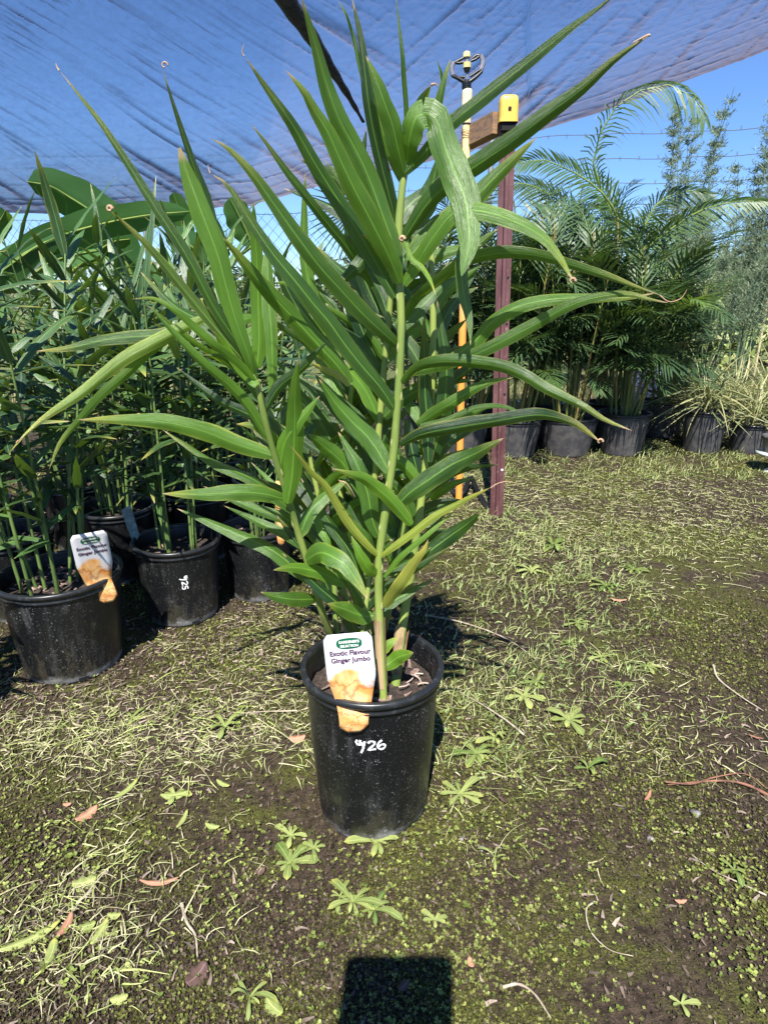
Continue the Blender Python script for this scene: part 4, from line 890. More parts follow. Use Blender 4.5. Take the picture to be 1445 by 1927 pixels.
M_CLEAR = pmat('grey_label_back', (.16, .22, .22), .3, col2=(.30, .38, .38), scale=60)
mb = MB(); V = [P(228, 960, 1.80), P(246, 950, 1.80), P(263, 1006, 1.79), P(256, 1022, 1.79), P(248, 1014, 1.79)]
o = mesh('plant_label', [v - V[4] for v in V], [(0, 1, 2, 3, 4)], M_CLEAR, False); o = obj('plant_label', o, loc=V[4]); tag(o, 'grey label back tilted among stems left of the pot marked sideways', 'plant label'); md = o.modifiers.new('t', 'SOLIDIFY'); md.thickness = .0008

# ------------------------------------------------------------------ banana plants behind the bed
def bprof(t): return min(1, ((t + .015) ** .42) * (max(0, 1 - t) ** .45) / .70)
def big_leaf(root_, org, pts, wpx, Y0, Y1, tone, roll=0, fold=.3, yel=0):
    n = len(pts) - 1; q = [P(x, y, Y0 + (Y1 - Y0) * i / n) for i, (x, y) in enumerate(pts)]; sp_ = smooth_spine(q, 20)
    W = wpx * (Y0 * .98) / F; V, Fc, uv = leaf_geo(sp_, W, 8, R(roll), fold=fold, prof=bprof, wav=.03, seed=wpx)
    o = obj('leaf', mesh('leaf', [v - org for v in V], Fc, M_BANANA, uv=uv, attrs={'tone': tone, 'yel': yel, 'tipb': 0.0}), root_)
    mb = MB(); mb.tube([p - org + Vector((0, -.004, 0)) for p in sp_], [.007 * (1 - .8 * i / 20) for i in range(21)], 6); obj('midrib', mb.me('midrib', M_STEM), o)
    return sp_
def banana(bx, by, label, leaves, top):
    org = Vector((bx, by, 0)); root_ = empty('banana_plant', org); tag(root_, label, 'banana plant')
    mb = MB(); mb.tube([Vector((0, 0, 0)), (top - org) * .5, top - org], [.05, .04, .025], 12); obj('trunk', mb.me('trunk', M_STEM), root_)
    for lf in leaves:
        sp_ = big_leaf(root_, org, *lf[0], **lf[1])
        mb = MB(); mb.tube(smooth_spine([top - org, (top - org).lerp(sp_[0] - org, .5) + Vector((0, 0, .03)), sp_[0] - org], 6), [.016, .015, .014, .012, .011, .009, .008], 7); obj('leaf_stalk', mb.me('leaf_stalk', M_STEM), root_)
banana(-1.55, 3.15, 'banana plant with a broad pale leaf arching over the ginger bed', [
    (([(250, 520), (214, 440), (175, 400), (130, 370), (95, 350), (52, 342)], 95, 3.1, 2.9, .18), dict(roll=12)),
    (([(-10, 520), (60, 470), (128, 440), (200, 420), (280, 405), (358, 398)], 68, 3.0, 2.75, .42), dict(roll=-12, fold=.15)),
    (([(-60, 560), (20, 500), (70, 465), (110, 445)], 70, 3.0, 2.9, .35), dict(roll=10)),
    (([(60, 520), (95, 495), (140, 480), (192, 470)], 46, 3.0, 2.9, .95), dict(roll=35)),
    (([(150, 500), (190, 470), (215, 455), (245, 450)], 48, 3.1, 3.0, .12), dict(roll=-20)),
    (([(-40, 460), (-10, 430), (5, 410), (12, 396)], 50, 3.1, 3.0, .3), dict(roll=10))], P(120, 560, 3.15))
banana(-1.05, 3.3, 'banana plant with two small upright bright leaves against the sky', [
    (([(350, 470), (345, 430), (338, 395), (326, 362)], 46, 3.2, 3.1, .6), dict(roll=15)),
    (([(476, 462), (462, 430), (448, 402), (432, 372)], 62, 3.2, 3.1, .75), dict(roll=-10)),
    (([(400, 520), (375, 480), (350, 455), (310, 440)], 60, 3.2, 3.1, .3), dict(roll=0)),
    (([(300, 540), (260, 510), (230, 480), (225, 450)], 60, 3.2, 3.2, .4), dict(roll=20))], P(385, 560, 3.3))

# ------------------------------------------------------------------ palms in pots along the fence
def frond_mesh(L, n, arch, ll, lw_, seed, mat, hang=.35, fold_up=.25, bare=.18):
    rs = random.Random(seed); V = []; Fc = []; uv = []; mi = []; tone = []
    pts = [Vector((.05 * L * math.sin(t * 2 + seed) * t, L * (math.sin(t * arch) / arch if arch > .01 else t), L * (1 - math.cos(t * arch)) / max(.01, arch) * -1)) for t in np.linspace(0, 1, 9)]
    sp_ = smooth_spine(pts, 30)
    q = MB(); q.tube(sp_[::3], [.0045 * L * (1 - .8 * i / 10) + .0006 for i in range(11)], 5, cap=False); V += q.V; Fc += q.F; uv += [(0.5, .5)] * len(q.V); mi += [1] * len(q.F)
    for k in range(n):
        t = bare + (1 - bare) * k / (n - 1); idx = min(29.99, t * 30); i0 = int(idx); p = sp_[i0].lerp(sp_[i0 + 1], idx - i0); tan = (sp_[i0 + 1] - sp_[i0]).normalized()
        up = Vector((1, 0, 0)).cross(tan)
        for s in (-1, 1):
            l = ll * math.sin(math.pi * (.16 + .80 * t)) ** .6 * rs.uniform(.85, 1.12); an = rs.uniform(.75, 1.0) * (1 - .45 * t)
            d = (tan * math.cos(an) + Vector((s, 0, 0)) * math.sin(an) + up * fold_up * rs.uniform(.4, 1.4)).normalized(); side = d.cross(up).normalized()
            bs = len(V); ww = lw_ * rs.uniform(.85, 1.15)
            for (tt_, wf) in ((0, .35), (.33, 1), (.70, .75), (1, .05)):
                c_ = p + d * l * tt_ + Vector((0, 0, -1)) * l * hang * tt_ ** 2 * rs.uniform(.8, 1.2)
                V.append(c_ - side * ww * wf / 2); V.append(c_ + side * ww * wf / 2); uv.append((.1, tt_ * .9)); uv.append((.9, tt_ * .9))
            for j in range(3): Fc.append((bs + 2 * j, bs + 2 * j + 1, bs + 2 * j + 3, bs + 2 * j + 2)); mi.append(0)
    return mesh('frond', V, Fc, [mat, M_RACHIS], uv=uv, mi=mi, attrs={'tone': .25 + .35 * rs.random(), 'yel': 0.0, 'tipb': 0.0}, smooth=False)
fr = [frond_mesh(random.uniform(.24, .40), random.randint(8, 12), random.uniform(.7, 1.9), random.uniform(.12, .18), random.uniform(.009, .013), k, M_PALM, hang=random.uniform(.3, .8)) for k in range(12)]
fry = [frond_mesh(random.uniform(.5, .62), 22, random.uniform(.7, 1.3), random.uniform(.17, .22), .013, 40 + k, M_PALML, hang=.4) for k in range(3)]
def palm(px, label, r, H_, Y=3.9, n=60, top=1.55, seed=0, spread=.34, young=.1, mat=None):
    random.seed(seed); d = dirv(px, 855); x = d.x / d.y * Y
    root_ = empty('potted_palm', (x, Y, gz(x, Y))); tag(root_, label, 'potted palm', 'potted palms along the fence')
    p_ = obj('pot', pot_mesh(r, r * .78, H_, H_ - .03, 40, mat=M_POTFAR), root_); obj('rim', rim_mesh(r, H_, 40), p_); obj('soil', soil_mesh(r - .012, H_ - .03, seed), root_)
    nc = 16
    tops = []
    for k in range(nc):
        a = random.uniform(0, 6.28); q = r * .55 * math.sqrt(random.random()); b0 = Vector((q * math.cos(a), q * math.sin(a), H_ - .04)); hh = random.uniform(.45, .95) * (top - H_ - .25); ln = random.uniform(.05, .32)
        t_ = b0 + Vector((math.cos(a) * ln * hh, math.sin(a) * ln * hh, hh)); mb = MB(); sp_ = smooth_spine([b0, b0.lerp(t_, .5) + Vector((0, 0, .01)), t_], 8)
        mb.tube(sp_, [.0085 * (1 - .5 * i / 8) for i in range(9)], 6); obj('cane', mb.me('cane', M_CANE), root_); tops.append(sp_)
    for k in range(int(n * 1.6)):
        sp_ = random.choice(tops); f = random.uniform(.30, 1.0) ** .8; p = sp_[int(f * 8)]; a = random.uniform(0, 6.28); el = random.uniform(.45, 1.4) if f < .8 else random.uniform(1.0, 1.5)
        d = Vector((math.cos(a) * math.cos(el), math.sin(a) * math.cos(el), math.sin(el)))
        o = bpy.data.objects.new('frond', random.choice(fry if random.random() < young * .2 else fr)); C.objects.link(o); o.parent = root_
        o.matrix_local = Matrix.Translation(p) @ frame_from(d, Vector((-d.x * .3, -d.y * .3, 1.0))) @ Matrix.Scale(random.uniform(.7, 1.1), 4)
    return root_
palm(868, 'potted palm in the wide pot just right of the central plant', .16, .23, 3.85, 75, 1.62, 51)
palm(965, 'potted palm in the pot behind the maroon post', .16, .23, 3.85, 90, 1.68, 52)
palm(1063, 'potted palm in the widest pot, clear of the maroon post', .178, .235, 3.9, 95, 1.78, 53, young=.14)
p4 = palm(1166, 'potted palm with dense canes in the rightmost palm pot', .152, .26, 3.9, 95, 1.74, 54, young=.08)
palm(1010, 'back row potted palm between the two middle pots', .15, .25, 4.35, 90, 1.95, 55)
palm(1135, 'back row potted palm behind the rightmost pots', .15, .25, 4.35, 95, 1.9, 56)
palm(905, 'back row potted palm left of the maroon post', .15, .25, 4.35, 80, 1.8, 57)
palm(780, 'back row potted palm hidden behind the central plant', .15, .25, 4.4, 40, 1.35, 58)
palm(1235, 'back row potted palm leaning to the right of the palms', .14, .25, 4.4, 45, 1.45, 59)
# the tall palm whose fronds reach over the shade cloth hem: traced fronds
bx, by = 1.62, 4.15; org = Vector((bx, by, 0)); tallp = empty('tall_palm', org); tag(tallp, 'tall feathery palm whose arching fronds rise above the potted palms', 'palm')
mb = MB(); mb.tube(smooth_spine([Vector((0, 0, 0)), P(1180, 600, by) - org, P(1183, 480, by) - org], 10), [.03 - .0015 * i for i in range(11)], 10); obj('trunk', mb.me('trunk', M_CANE), tallp)
def traced_frond(pts, Y0, Y1, ll, lwid, n, mat, hang=.35, an0=.9, up2=.2, seed=0, side_view=True):
    rs = random.Random(seed); k_ = len(pts) - 1; sp_ = smooth_spine([P(x, y, Y0 + (Y1 - Y0) * i / k_) for i, (x, y) in enumerate(pts)], 40)
    q = MB(); q.tube([p - org for p in sp_[::4]], [.008 * (1 - .85 * i / 10) + .0008 for i in range(11)], 6, cap=False); V = list(q.V); Fc = list(q.F); uv = [(.5, .5)] * len(V); mi = [1] * len(Fc)
    for k in range(n):
        t = .12 + .88 * k / (n - 1); idx = min(39.99, t * 40); i0 = int(idx); p = sp_[i0].lerp(sp_[i0 + 1], idx - i0) - org; tan = (sp_[i0 + 1] - sp_[i0]).normalized(); vw = Vector((0, 1, -.1)).normalized(); sd_ = tan.cross(vw).normalized()
        for s in (-1, 1):
            l = ll * (math.sin(math.pi * (.14 + .80 * t)) ** .7) * rs.uniform(.85, 1.1); an = an0 * rs.uniform(.85, 1.1) * (1 - .4 * t)
            d = (tan * math.cos(an) + sd_ * s * math.sin(an) * .9 + vw * -.25 * rs.uniform(-.5, 1.5)).normalized(); side = d.cross(vw).normalized(); bs = len(V)
            for tt_, wf in ((0, .4), (.3, 1), (.68, .8), (1, .05)):
                c_ = p + d * l * tt_ + Vector((0, 0, -1)) * l * hang * tt_ ** 2
                V += [c_ - side * lwid * wf / 2, c_ + side * lwid * wf / 2]; uv += [(.1, tt_ * .9), (.9, tt_ * .9)]
            for j in range(3): Fc.append((bs + 2 * j, bs + 2 * j + 1, bs + 2 * j + 3, bs + 2 * j + 2)); mi.append(0)
    obj('frond', mesh('frond', V, Fc, [mat, M_RACHIS], uv=uv, mi=mi, smooth=False, attrs={'tone': .45, 'yel': 0.0, 'tipb': 0.0}), tallp)
traced_frond([(1183, 480), (1165, 420), (1143, 375), (1105, 340), (1060, 315), (1015, 300), (960, 312)], 4.15, 3.9, .18, .010, 46, M_PALML, hang=.25)
traced_frond([(1180, 480), (1150, 400), (1120, 330), (1118, 280), (1138, 235), (1164, 195), (1210, 168), (1262, 160), (1305, 185), (1325, 225)], 4.15, 3.9, .20, .009, 54, M_PALML, hang=.75)
traced_frond([(1183, 490), (1225, 460), (1270, 425), (1320, 395), (1380, 380), (1440, 378)], 4.15, 3.8, .15, .010, 40, M_PALML, hang=.4)
traced_frond([(1150, 480), (1100, 420), (1040, 370), (985, 345), (930, 352)], 4.2, 4.1, .18, .010, 40, M_PALM, hang=.35)
traced_frond([(1185, 490), (1215, 420), (1240, 380), (1290, 360), (1340, 365)], 4.2, 4.1, .14, .010, 36, M_PALM, hang=.4)
# dark palm frond silhouette left of the plant's stems
org2 = org; org = Vector((-.32, 5.2, 0)); tp2 = empty('fan_leaf_palm', org); tag(tp2, 'dark radiating palm leaf seen against the sky behind the ginger tips', 'palm')
mb = MB(); mb.tube(smooth_spine([Vector((0, 0, 0)), P(668, 560, 5.2) - org, P(672, 395, 5.2) - org], 8), .012, 8); obj('trunk', mb.me('trunk', M_CANE), tp2)
V = []; Fc = []; uv = []
for k in range(26):
    a = R(95 + k * 7.2); c0 = P(672, 392, 5.2) - org; l = .40 * random.uniform(.85, 1.05); d = Vector((math.cos(a), random.uniform(-.2, .2), math.sin(a))).normalized(); s_ = Vector((-d.z, 0, d.x)); bs = len(V)
    for tt_, wf in ((.05, .3), (.4, 1), (.75, .7), (1, .1)): c_ = c0 + d * l * tt_ + Vector((0, 0, -.12 * l * tt_ ** 2)); V += [c_ - s_ * .007 * wf, c_ + s_ * .007 * wf]; uv += [(.1, .2), (.9, .2)]
    for j in range(3): Fc.append((bs + 2 * j, bs + 2 * j + 1, bs + 2 * j + 3, bs + 2 * j + 2))
obj('frond', mesh('frond', V, Fc, M_PALM, uv=uv, smooth=False, attrs={'tone': .05, 'yel': 0.0, 'tipb': 0.0}), tp2)
org = org2

# tall wispy weeds against the sky
M_WISP = pmat('wispy_weed', (.09, .14, .08), .6, col2=(.17, .22, .12), scale=20)
def wispy(px, py_top, Y, label, seed, h_spread=.16, ns=5, dens=1.0, fm=.30):
    rs = random.Random(seed); b0 = P(px, 600, Y); b0.z = 0; root_ = empty('tall_weed', b0); tag(root_, label, 'weed')
    V = []; Fc = []; top = P(px, py_top, Y).z
    for s in range(ns):
        tx = rs.uniform(-1, 1) * h_spread; hh = top * rs.uniform(.78, 1.0); sp_ = smooth_spine([Vector((0, 0, 0)), Vector((tx * .4, rs.uniform(-.1, .1), hh * .5)), Vector((tx, rs.uniform(-.15, .15), hh))], 24); mb = MB()
        mb.tube(sp_, [.005 * (1 - .85 * i / 24) + .0008 for i in range(25)], 5); obj('stem', mb.me('stem', M_WISP), root_)
        for k in range(int(130 * dens)):
            f = rs.uniform(fm, 1.0); p = sp_[int(f * 24)]; a = rs.uniform(0, 6.28); L = (.24 * (1.02 - f) + .05) * rs.uniform(.5, 1.1); d = Vector((math.cos(a) * .7, math.sin(a) * .7, rs.uniform(.3, 1.0))).normalized(); q = p + d * L
            sd_ = d.cross(Vector((0, 1, 0))).normalized() * .0011; bs = len(V); V += [p - sd_, p + sd_, q + sd_ * .6, q - sd_ * .6]; Fc.append((bs, bs + 1, bs + 2, bs + 3))
            for j in range(9):
                c_ = p.lerp(q, rs.uniform(.25, 1.05)); dd = Vector((rs.uniform(-1, 1), rs.uniform(-1, 1), rs.uniform(-.6, 1))).normalized(); l2 = rs.uniform(.014, .042); s2 = dd.cross(Vector((0, 1, .2))).normalized() * .0021; bs = len(V)
                V += [c_, c_ + dd * l2 * .5 + s2, c_ + dd * l2, c_ + dd * l2 * .5 - s2]; Fc.append((bs, bs + 1, bs + 2, bs + 3))
    obj('foliage', mesh('foliage', V, Fc, M_WISP, smooth=False), root_)
wispy(1262, 175, 4.75, 'wispy tall weed with fine leaves rising left of the fence corner', 1, .26, 9, 1.0, .34)
wispy(1400, 150, 4.75, 'tallest wispy weed against the sky at the right edge', 2, .26, 12, 1.15, .34)
wispy(1340, 290, 4.7, 'shorter wispy weed between the two tall ones', 3, .36, 8, .9, .40)
wispy(1310, 390, 4.45, 'low bushy fine leaved weed right of the palms', 4, .34, 8, .9, .60)

# ------------------------------------------------------------------ strap leaved plants in right hand pots
def strap_plant(px, py, label, r, H_, Y, seed, n=70, L=.34, extra=None, spread=1.0):
    random.seed(seed); d = dirv(px, py); x = d.x / d.y * Y; root_ = empty('potted_strap_plant', (x, Y, gz(x, Y))); tag(root_, label, 'potted plant')
    p_ = obj('pot', pot_mesh(r, r * .84, H_, H_ - .03, 40, mat=M_POTFAR), root_); obj('rim', rim_mesh(r, H_, 40), p_); obj('soil', soil_mesh(r - .012, H_ - .03, seed), root_)
    ms = []
    for k in range(7):
        l = L * random.uniform(.7, 1.1); dr = random.uniform(.6, 1.9); sp_ = smooth_spine([Vector((.10 * l * math.sin(k * 2 + t * 2) * t, l * t * (1 - .1 * t), l * (-dr * .5 * t * t))) for t in (0, .3, .6, .85, 1)], 7)
        V, Fc, uv = leaf_geo(sp_, .0095, 2, side_fn=lambda p, t: Vector((1, 0, 0)), fold=-.3, seed=k); ms.append(mesh('leaf', V, Fc, M_SEDGE, uv=uv, attrs={'tone': random.random(), 'yel': random.choice([0, 0, .5, .3]), 'tipb': 1.0}))
    for k in range(int(n * 1.6)):
        a = random.uniform(0, 6.28); el = random.uniform(.1, 1.45); q = r * .7 * random.random(); dd = Vector((math.cos(a) * math.cos(el) * spread, math.sin(a) * math.cos(el) * spread, math.sin(el))).normalized()
        o = bpy.data.objects.new('leaf', random.choice(ms)); C.objects.link(o); o.parent = root_; o.matrix_local = Matrix.Translation((q * math.cos(a), q * math.sin(a), H_ - .03 + .16 * random.random())) @ frame_from(dd, Vector((0, 0, 1))) @ Matrix.Rotation(random.uniform(-.8, .8), 4, 'Y') @ Matrix.Scale(random.uniform(.5, 1.05), 4)
strap_plant(1317, 850, 'yellowing strap leaved plant in the tall black pot right of the palms', .125, .265, 3.95, 71, 110, .36)
strap_plant(1404, 846, 'yellow green strap leaved plant in the low pot near the right edge', .112, .185, 3.95, 72, 120, .36)
strap_plant(1500, 850, 'strap leaved plant cut by the right edge of the view', .11, .2, 4.0, 73, 110, .4)
strap_plant(1250, 835, 'brownish strap leaved plant low behind the tall black pot', .10, .16, 4.45, 74, 130, .38, spread=1.4)
strap_plant(1360, 835, 'strap leaved clump behind and between the two right hand pots', .10, .20, 4.4, 75, 130, .40)
strap_plant(1440, 820, 'strap leaved clump behind the pot near the right edge', .10, .20, 4.4, 76, 130, .42)
# small pot on a white stand at the right edge
M_WHITEP = pmat('white_plastic_stand', (.62, .66, .63), .4); q = G(1452, 888); root_ = empty('pot_on_stand', q); tag(root_, 'small black pot on a white pedestal stand cut by the right edge', 'pot')
mb = MB(); mb.lathe([(.0, .0), (.055, 0), (.05, .01), (.02, .02), (.018, .075), (.05, .09), (.095, .10), (.10, .112), (.0, .113)], 28); obj('stand', mb.me('stand', M_WHITEP), root_)
mb = MB(); mb.lathe([(.0, .114), (.062, .114), (.078, .19), (.086, .192), (.086, .205), (.078, .205), (.07, .15), (0, .15)], 28); obj('pot', mb.me('pot', M_POTFAR), root_)

# ------------------------------------------------------------------ shrubs and things past the fence
M_FAR1 = pmat('far_shrub_leaf', (.24, .32, .10), .55, col2=(.44, .44, .20), scale=3); M_FAR2 = pmat('far_tree_leaf', (.05, .08, .03), .6, col2=(.10, .14, .05), scale=2); M_BARK = pmat('grey_bark', (.14, .11, .08), .8)
def shrub(x, y, rad, hgt, label, seed, mat, leaf=.09, n=900, trunk=False, name='shrub'):
    rs = np.random.default_rng(seed); root_ = empty(name, (x, y, 0)); tag(root_, label, 'tree' if trunk else 'shrub')
    nb = 7; cen = rs.normal(0, 1, (nb, 3)) * np.array([rad * .45, rad * .45, hgt * .20]) + np.array([0, 0, hgt * .55]); ci = rs.integers(0, nb, n)
    d = rs.normal(0, 1, (n, 3)); d /= np.linalg.norm(d, axis=1)[:, None]; c_ = cen[ci] + d * np.array([rad * .5, rad * .5, hgt * .30]) * (rs.random((n, 1)) ** .4); c_[:, 2] = np.clip(c_[:, 2], .03, None)
    a = rs.normal(0, 1, (n, 3)); a /= np.linalg.norm(a, axis=1)[:, None]; b_ = np.cross(a, rs.normal(0, 1, (n, 3))); b_ /= np.linalg.norm(b_, axis=1)[:, None]; l = leaf * rs.uniform(.6, 1.3, (n, 1))
    V = np.stack([c_ - a * l, c_ + b_ * l * .32, c_ + a * l, c_ - b_ * l * .32], 1).reshape(-1, 3); Q = np.arange(4 * n).reshape(-1, 4)
    obj('crown' if trunk else 'foliage', npmesh('foliage', V, Q, mat), root_)
    mb = MB()
    for k in range(nb): mb.tube([Vector((0, 0, -.1)), Vector(cen[k]) * .5 + Vector((0, 0, 0)), Vector(cen[k])], [.03 * hgt, .018 * hgt, .005 * hgt], 6)
    obj('trunk' if trunk else 'branches', mb.me('trunk', M_BARK), root_)
shrub(3.2, 6.6, .9, 1.15, 'light green shrub beyond the fence at the right edge', 1, M_FAR1, .085, 1500)
shrub(2.3, 6.9, .8, 1.0, 'yellow green shrub beyond the fence left of the other shrub', 2, M_FAR1, .08, 1300)
shrub(4.6, 7.2, 1.0, 1.2, 'pale shrub beyond the fence just outside the right edge', 3, M_FAR1, .09, 1300)
for k, (x, y, r_, h_) in enumerate([(9, 17, 2.2, 1.9), (13, 20, 2.6, 2.4), (17, 23, 3, 3.1), (6, 19, 2.5, 1.6), (22, 27, 3.4, 3.9), (-2, 22, 3, 1.7), (-9, 24, 3.5, 1.9), (28, 31, 4, 4.4)]):
    shrub(x, y, r_, h_, ['low dark tree beyond the fence, nearest on the right', 'dark tree on the rise behind the light shrubs', 'taller dark tree at the right skyline', 'low dark tree glimpsed between the palms', 'dark tree on the right skyline, cut by the edge', 'low distant tree behind the central plant', 'low distant tree behind the ginger bed', 'highest distant tree outside the right edge'][k], 20 + k, M_FAR2, .16, 2600, True, 'distant_tree')
# pale boulder/bag seen through the canes
M_SACK = pmat('pale_plastic_sack', (.62, .60, .66), .5, scale=9); mb = MB(); mb.lathe([(0, 0), (.12, 0), (.15, .08), (.14, .2), (.08, .27), (0, .28)], 18, jit=lambda r, z, a: (r * (1 + .12 * math.sin(a * 3) + .06 * math.sin(a * 7)), z)); q = P(1215, 690, 5.6); q.z = .25
M_POSTY = pmat('pale_wood_stake', (.5, .42, .26), .7)
mb2 = MB(); mb2.tube([Vector((0, 0, 0)), Vector((0, 0, 1.15))], .012, 6); q2 = P(1419, 700, 6.2); q2.z = 0; o = obj('garden_stake', mb2.me('garden_stake', M_POSTY), loc=q2); tag(o, 'thin pale stake beyond the chain link fence at right', 'stake')
q.z = 0; o = obj('sack', mb.me('sack', M_SACK), loc=q); o.scale = (1, 1, 1.9); tag(o, 'pale sack glimpsed through the canes right of the palms', 'sack')

# ------------------------------------------------------------------ ground cover (numpy)
def gzv(x, y): return np.array([gz(a, b_) for a, b_ in zip(x, y)])
NZ = {}
def nval(x, y, s, o_): return np.array([noise.noise(Vector((a * s, b_ * s, o_))) for a, b_ in zip(x, y)])
POTS = [(PX, PY_, RB), (-.855, 1.515, .118), (-.625, 1.79, .104), (-.418, 1.955, .096), (-.205, 2.18, .096)]
def sample(n, mask=None, x0=-2.2, x1=3.4, y0=.42, y1=4.9, near=1.0):
    """points on the visible ground, denser near the camera"""
    u = rng.uniform(-.66, .66, n * 3); y = y0 * (y1 / y0) ** (rng.random(n * 3) ** near); x = u * (y * .95 + .31) ; k = (x > x0) & (x < x1)
    for (a, b_, r) in POTS: k &= ((x - a) ** 2 + (y - b_) ** 2) > r * r
    x, y = x[k], y[k]
    if mask is not None: m_ = mask(x, y) > rng.random(len(x)); x, y = x[m_], y[m_]
    return x[:n], y[:n]
def blob(x, y, px, py, sx, sy):
    g = G(px, py); return np.exp(-((x - g.x) / sx) ** 2 - ((y - g.y) / sy) ** 2)
def ribbons(name, x, y, L, W, az_, lift, curlv, col, mat, segs=3, droop=0.0, z0=.0):
    n = len(x); z = gzv(x, y) + z0; V = np.zeros((n, segs + 1, 2, 3)); a = az_.copy(); px_, py_, pz_ = x.copy(), y.copy(), z.copy()
    el = lift.copy()
    for s in range(segs + 1):
        t = s / segs; wf = W * (1 - t * .85) * (1 if s else .8) * .5; sx, sy = -np.sin(a) * wf, np.cos(a) * wf
        V[:, s, 0] = np.stack([px_ - sx, py_ - sy, pz_], 1); V[:, s, 1] = np.stack([px_ + sx, py_ + sy, pz_ + W * .2], 1)
        st = L / segs; px_ = px_ + np.cos(a) * np.cos(el) * st; py_ = py_ + np.sin(a) * np.cos(el) * st; pz_ = np.maximum(pz_ + np.sin(el) * st, .003); a = a + curlv / segs; el = el - droop / segs
    Q = []
    base_ = np.arange(n)[:, None] * (2 * (segs + 1))
    for s in range(segs): Q.append(base_ + np.array([[2 * s, 2 * s + 1, 2 * s + 3, 2 * s + 2]]))
    Q = np.concatenate(Q, 0); cols = np.repeat(col, 2 * (segs + 1), axis=0)
    return npmesh(name, V.reshape(-1, 3), Q, mat, cols)
M_GC = colmat('ground_cover'); M_STRAW = colmat('dry_clippings', .55, .1)
def cols(n, a, b_, jit=.15):
    t = rng.random((n, 1)); c_ = np.array(a) * (1 - t) + np.array(b_) * t; return np.clip(c_ * (1 + rng.normal(0, jit, (n, 1))), 0, 1)
# masks
def m_green(x, y): return np.clip(-.10 + 1.0 * blob(x, y, 934, 968, .12, .18) + .9 * blob(x, y, 1030, 1050, .35, .5) + .6 * blob(x, y, 1150, 1150, .3, .25) + .55 * blob(x, y, 1000, 1250, .22, .12) + .8 * (y > 3.3) + .5 * blob(x, y, 870, 1350, .15, .25) + .4 * blob(x, y, 1150, 1330, .3, .2) + .4 * nval(x, y, 2.5, 4.) - .6 * blob(x, y, 1380, 1180, .35, .35), 0, 1)
def m_straw(x, y): return np.clip(-.12 + .8 * blob(x, y, 950, 960, .6, .5) + 1.3 * blob(x, y, 1150, 950, 1.2, .7) + 1.1 * blob(x, y, 230, 1380, .55, .16) + .15 * blob(x, y, 100, 1800, .25, .12) + .7 * blob(x, y, 480, 1210, .30, .25) + .4 * blob(x, y, 1200, 1350, .5, .3) + .3 * blob(x, y, 150, 1750, .2, .15) + .25 * nval(x, y, 3.0, 9.) + .25 * nval(x, y, 11.0, 5.), 0, 1)
# moss crumbs
x, y = sample(210000, lambda x, y: np.clip(.55 + 1.1 * nval(x, y, 2.2, 2.), .12, 1), near=.85); n = len(x); z = gzv(x, y)
a = rng.normal(0, 1, (n, 3)); a /= np.linalg.norm(a, axis=1)[:, None]; b_ = np.cross(a, rng.normal(0, 1, (n, 3))); b_ /= np.linalg.norm(b_, axis=1)[:, None]; l = rng.uniform(.0007, .0029, (n, 1)) * (1 + .5 * y[:, None])
c_ = np.stack([x, y, z + rng.uniform(0, .006, n)], 1); V = np.stack([c_ - a * l, c_ + b_ * l * .7, c_ + a * l, c_ - b_ * l * .7], 1).reshape(-1, 3)
gm = np.clip(.50 + 1.3 * nval(x, y, 3.1, 12.), .15, .85)[:, None]; cl = np.where(rng.random((n, 1)) < gm, cols(n, (.055, .07, .015), (.24, .25, .065), .3), cols(n, (.030, .022, .016), (.15, .11, .08), .4))
tag(obj('moss', npmesh('moss', V, np.arange(4 * n).reshape(-1, 4), M_GC, np.repeat(cl, 4, axis=0))), 'crumbly moss and leaf litter covering the soil', kind='stuff')
# clover: three tiny round leaflets
x, y = sample(3000, lambda x, y: np.clip(.03 + .30 * (y < .95) + .4 * blob(x, y, 900, 1450, .3, .2) + 1.0 * nval(x, y, 6, 7.), 0, 1), y1=1.9, near=.9); n = len(x); z = gzv(x, y) + rng.uniform(.004, .012, n); V = []; an0 = rng.uniform(0, 6.28, n); s_ = rng.uniform(.0012, .0028, n) * np.where(rng.random(n) < .1, 1.5, 1)
parts = []
for k in range(3):
    an = an0 + k * 2.094; cx_ = x + np.cos(an) * s_ * 1.0; cy_ = y + np.sin(an) * s_ * 1.0; ring = []
    for j in range(6): t = j / 6 * 6.283; ring.append(np.stack([cx_ + np.cos(an + t) * s_ * .95, cy_ + np.sin(an + t) * s_ * .85, z + rng.uniform(-.0012, .0012, n) + .001 * math.cos(t)], 1))
    parts.append(np.stack(ring, 1))
V = np.concatenate(parts, 0).reshape(-1, 3); cl = cols(n, (.14, .19, .035), (.32, .36, .10), .2); cl = np.tile(np.repeat(cl, 6, axis=0), (3, 1))
tag(obj('clover', npmesh('clover', V, np.arange(18 * n).reshape(-1, 6), M_GC, cl)), 'tiny clover leaves dotted over the moss', kind='stuff')
# grass
x, y = sample(2300, m_green, near=.55); x = np.repeat(x, 8); y = np.repeat(y, 8); x = x + rng.normal(0, .010, len(x)) * (1 + .5 * y); y = y + rng.normal(0, .010, len(y)) * (1 + .5 * y)
k = np.ones(len(x), bool)
for (a, b_, r) in POTS: k &= ((x - a) ** 2 + (y - b_) ** 2) > r * r
x, y = x[k], y[k]; n = len(x)
tag(obj('grass', ribbons('grass', x, y, rng.uniform(.012, .045, n) * (1 + .14 * y), rng.uniform(.0010, .0028, n) * (1 + .32 * y), rng.uniform(0, 6.28, n), rng.uniform(.35, 1.4, n), rng.normal(0, .6, n), cols(n, (.15, .21, .06), (.46, .49, .20), .15), M_GC, 3, droop=.9)), 'short weedy grass growing in patches', kind='stuff')
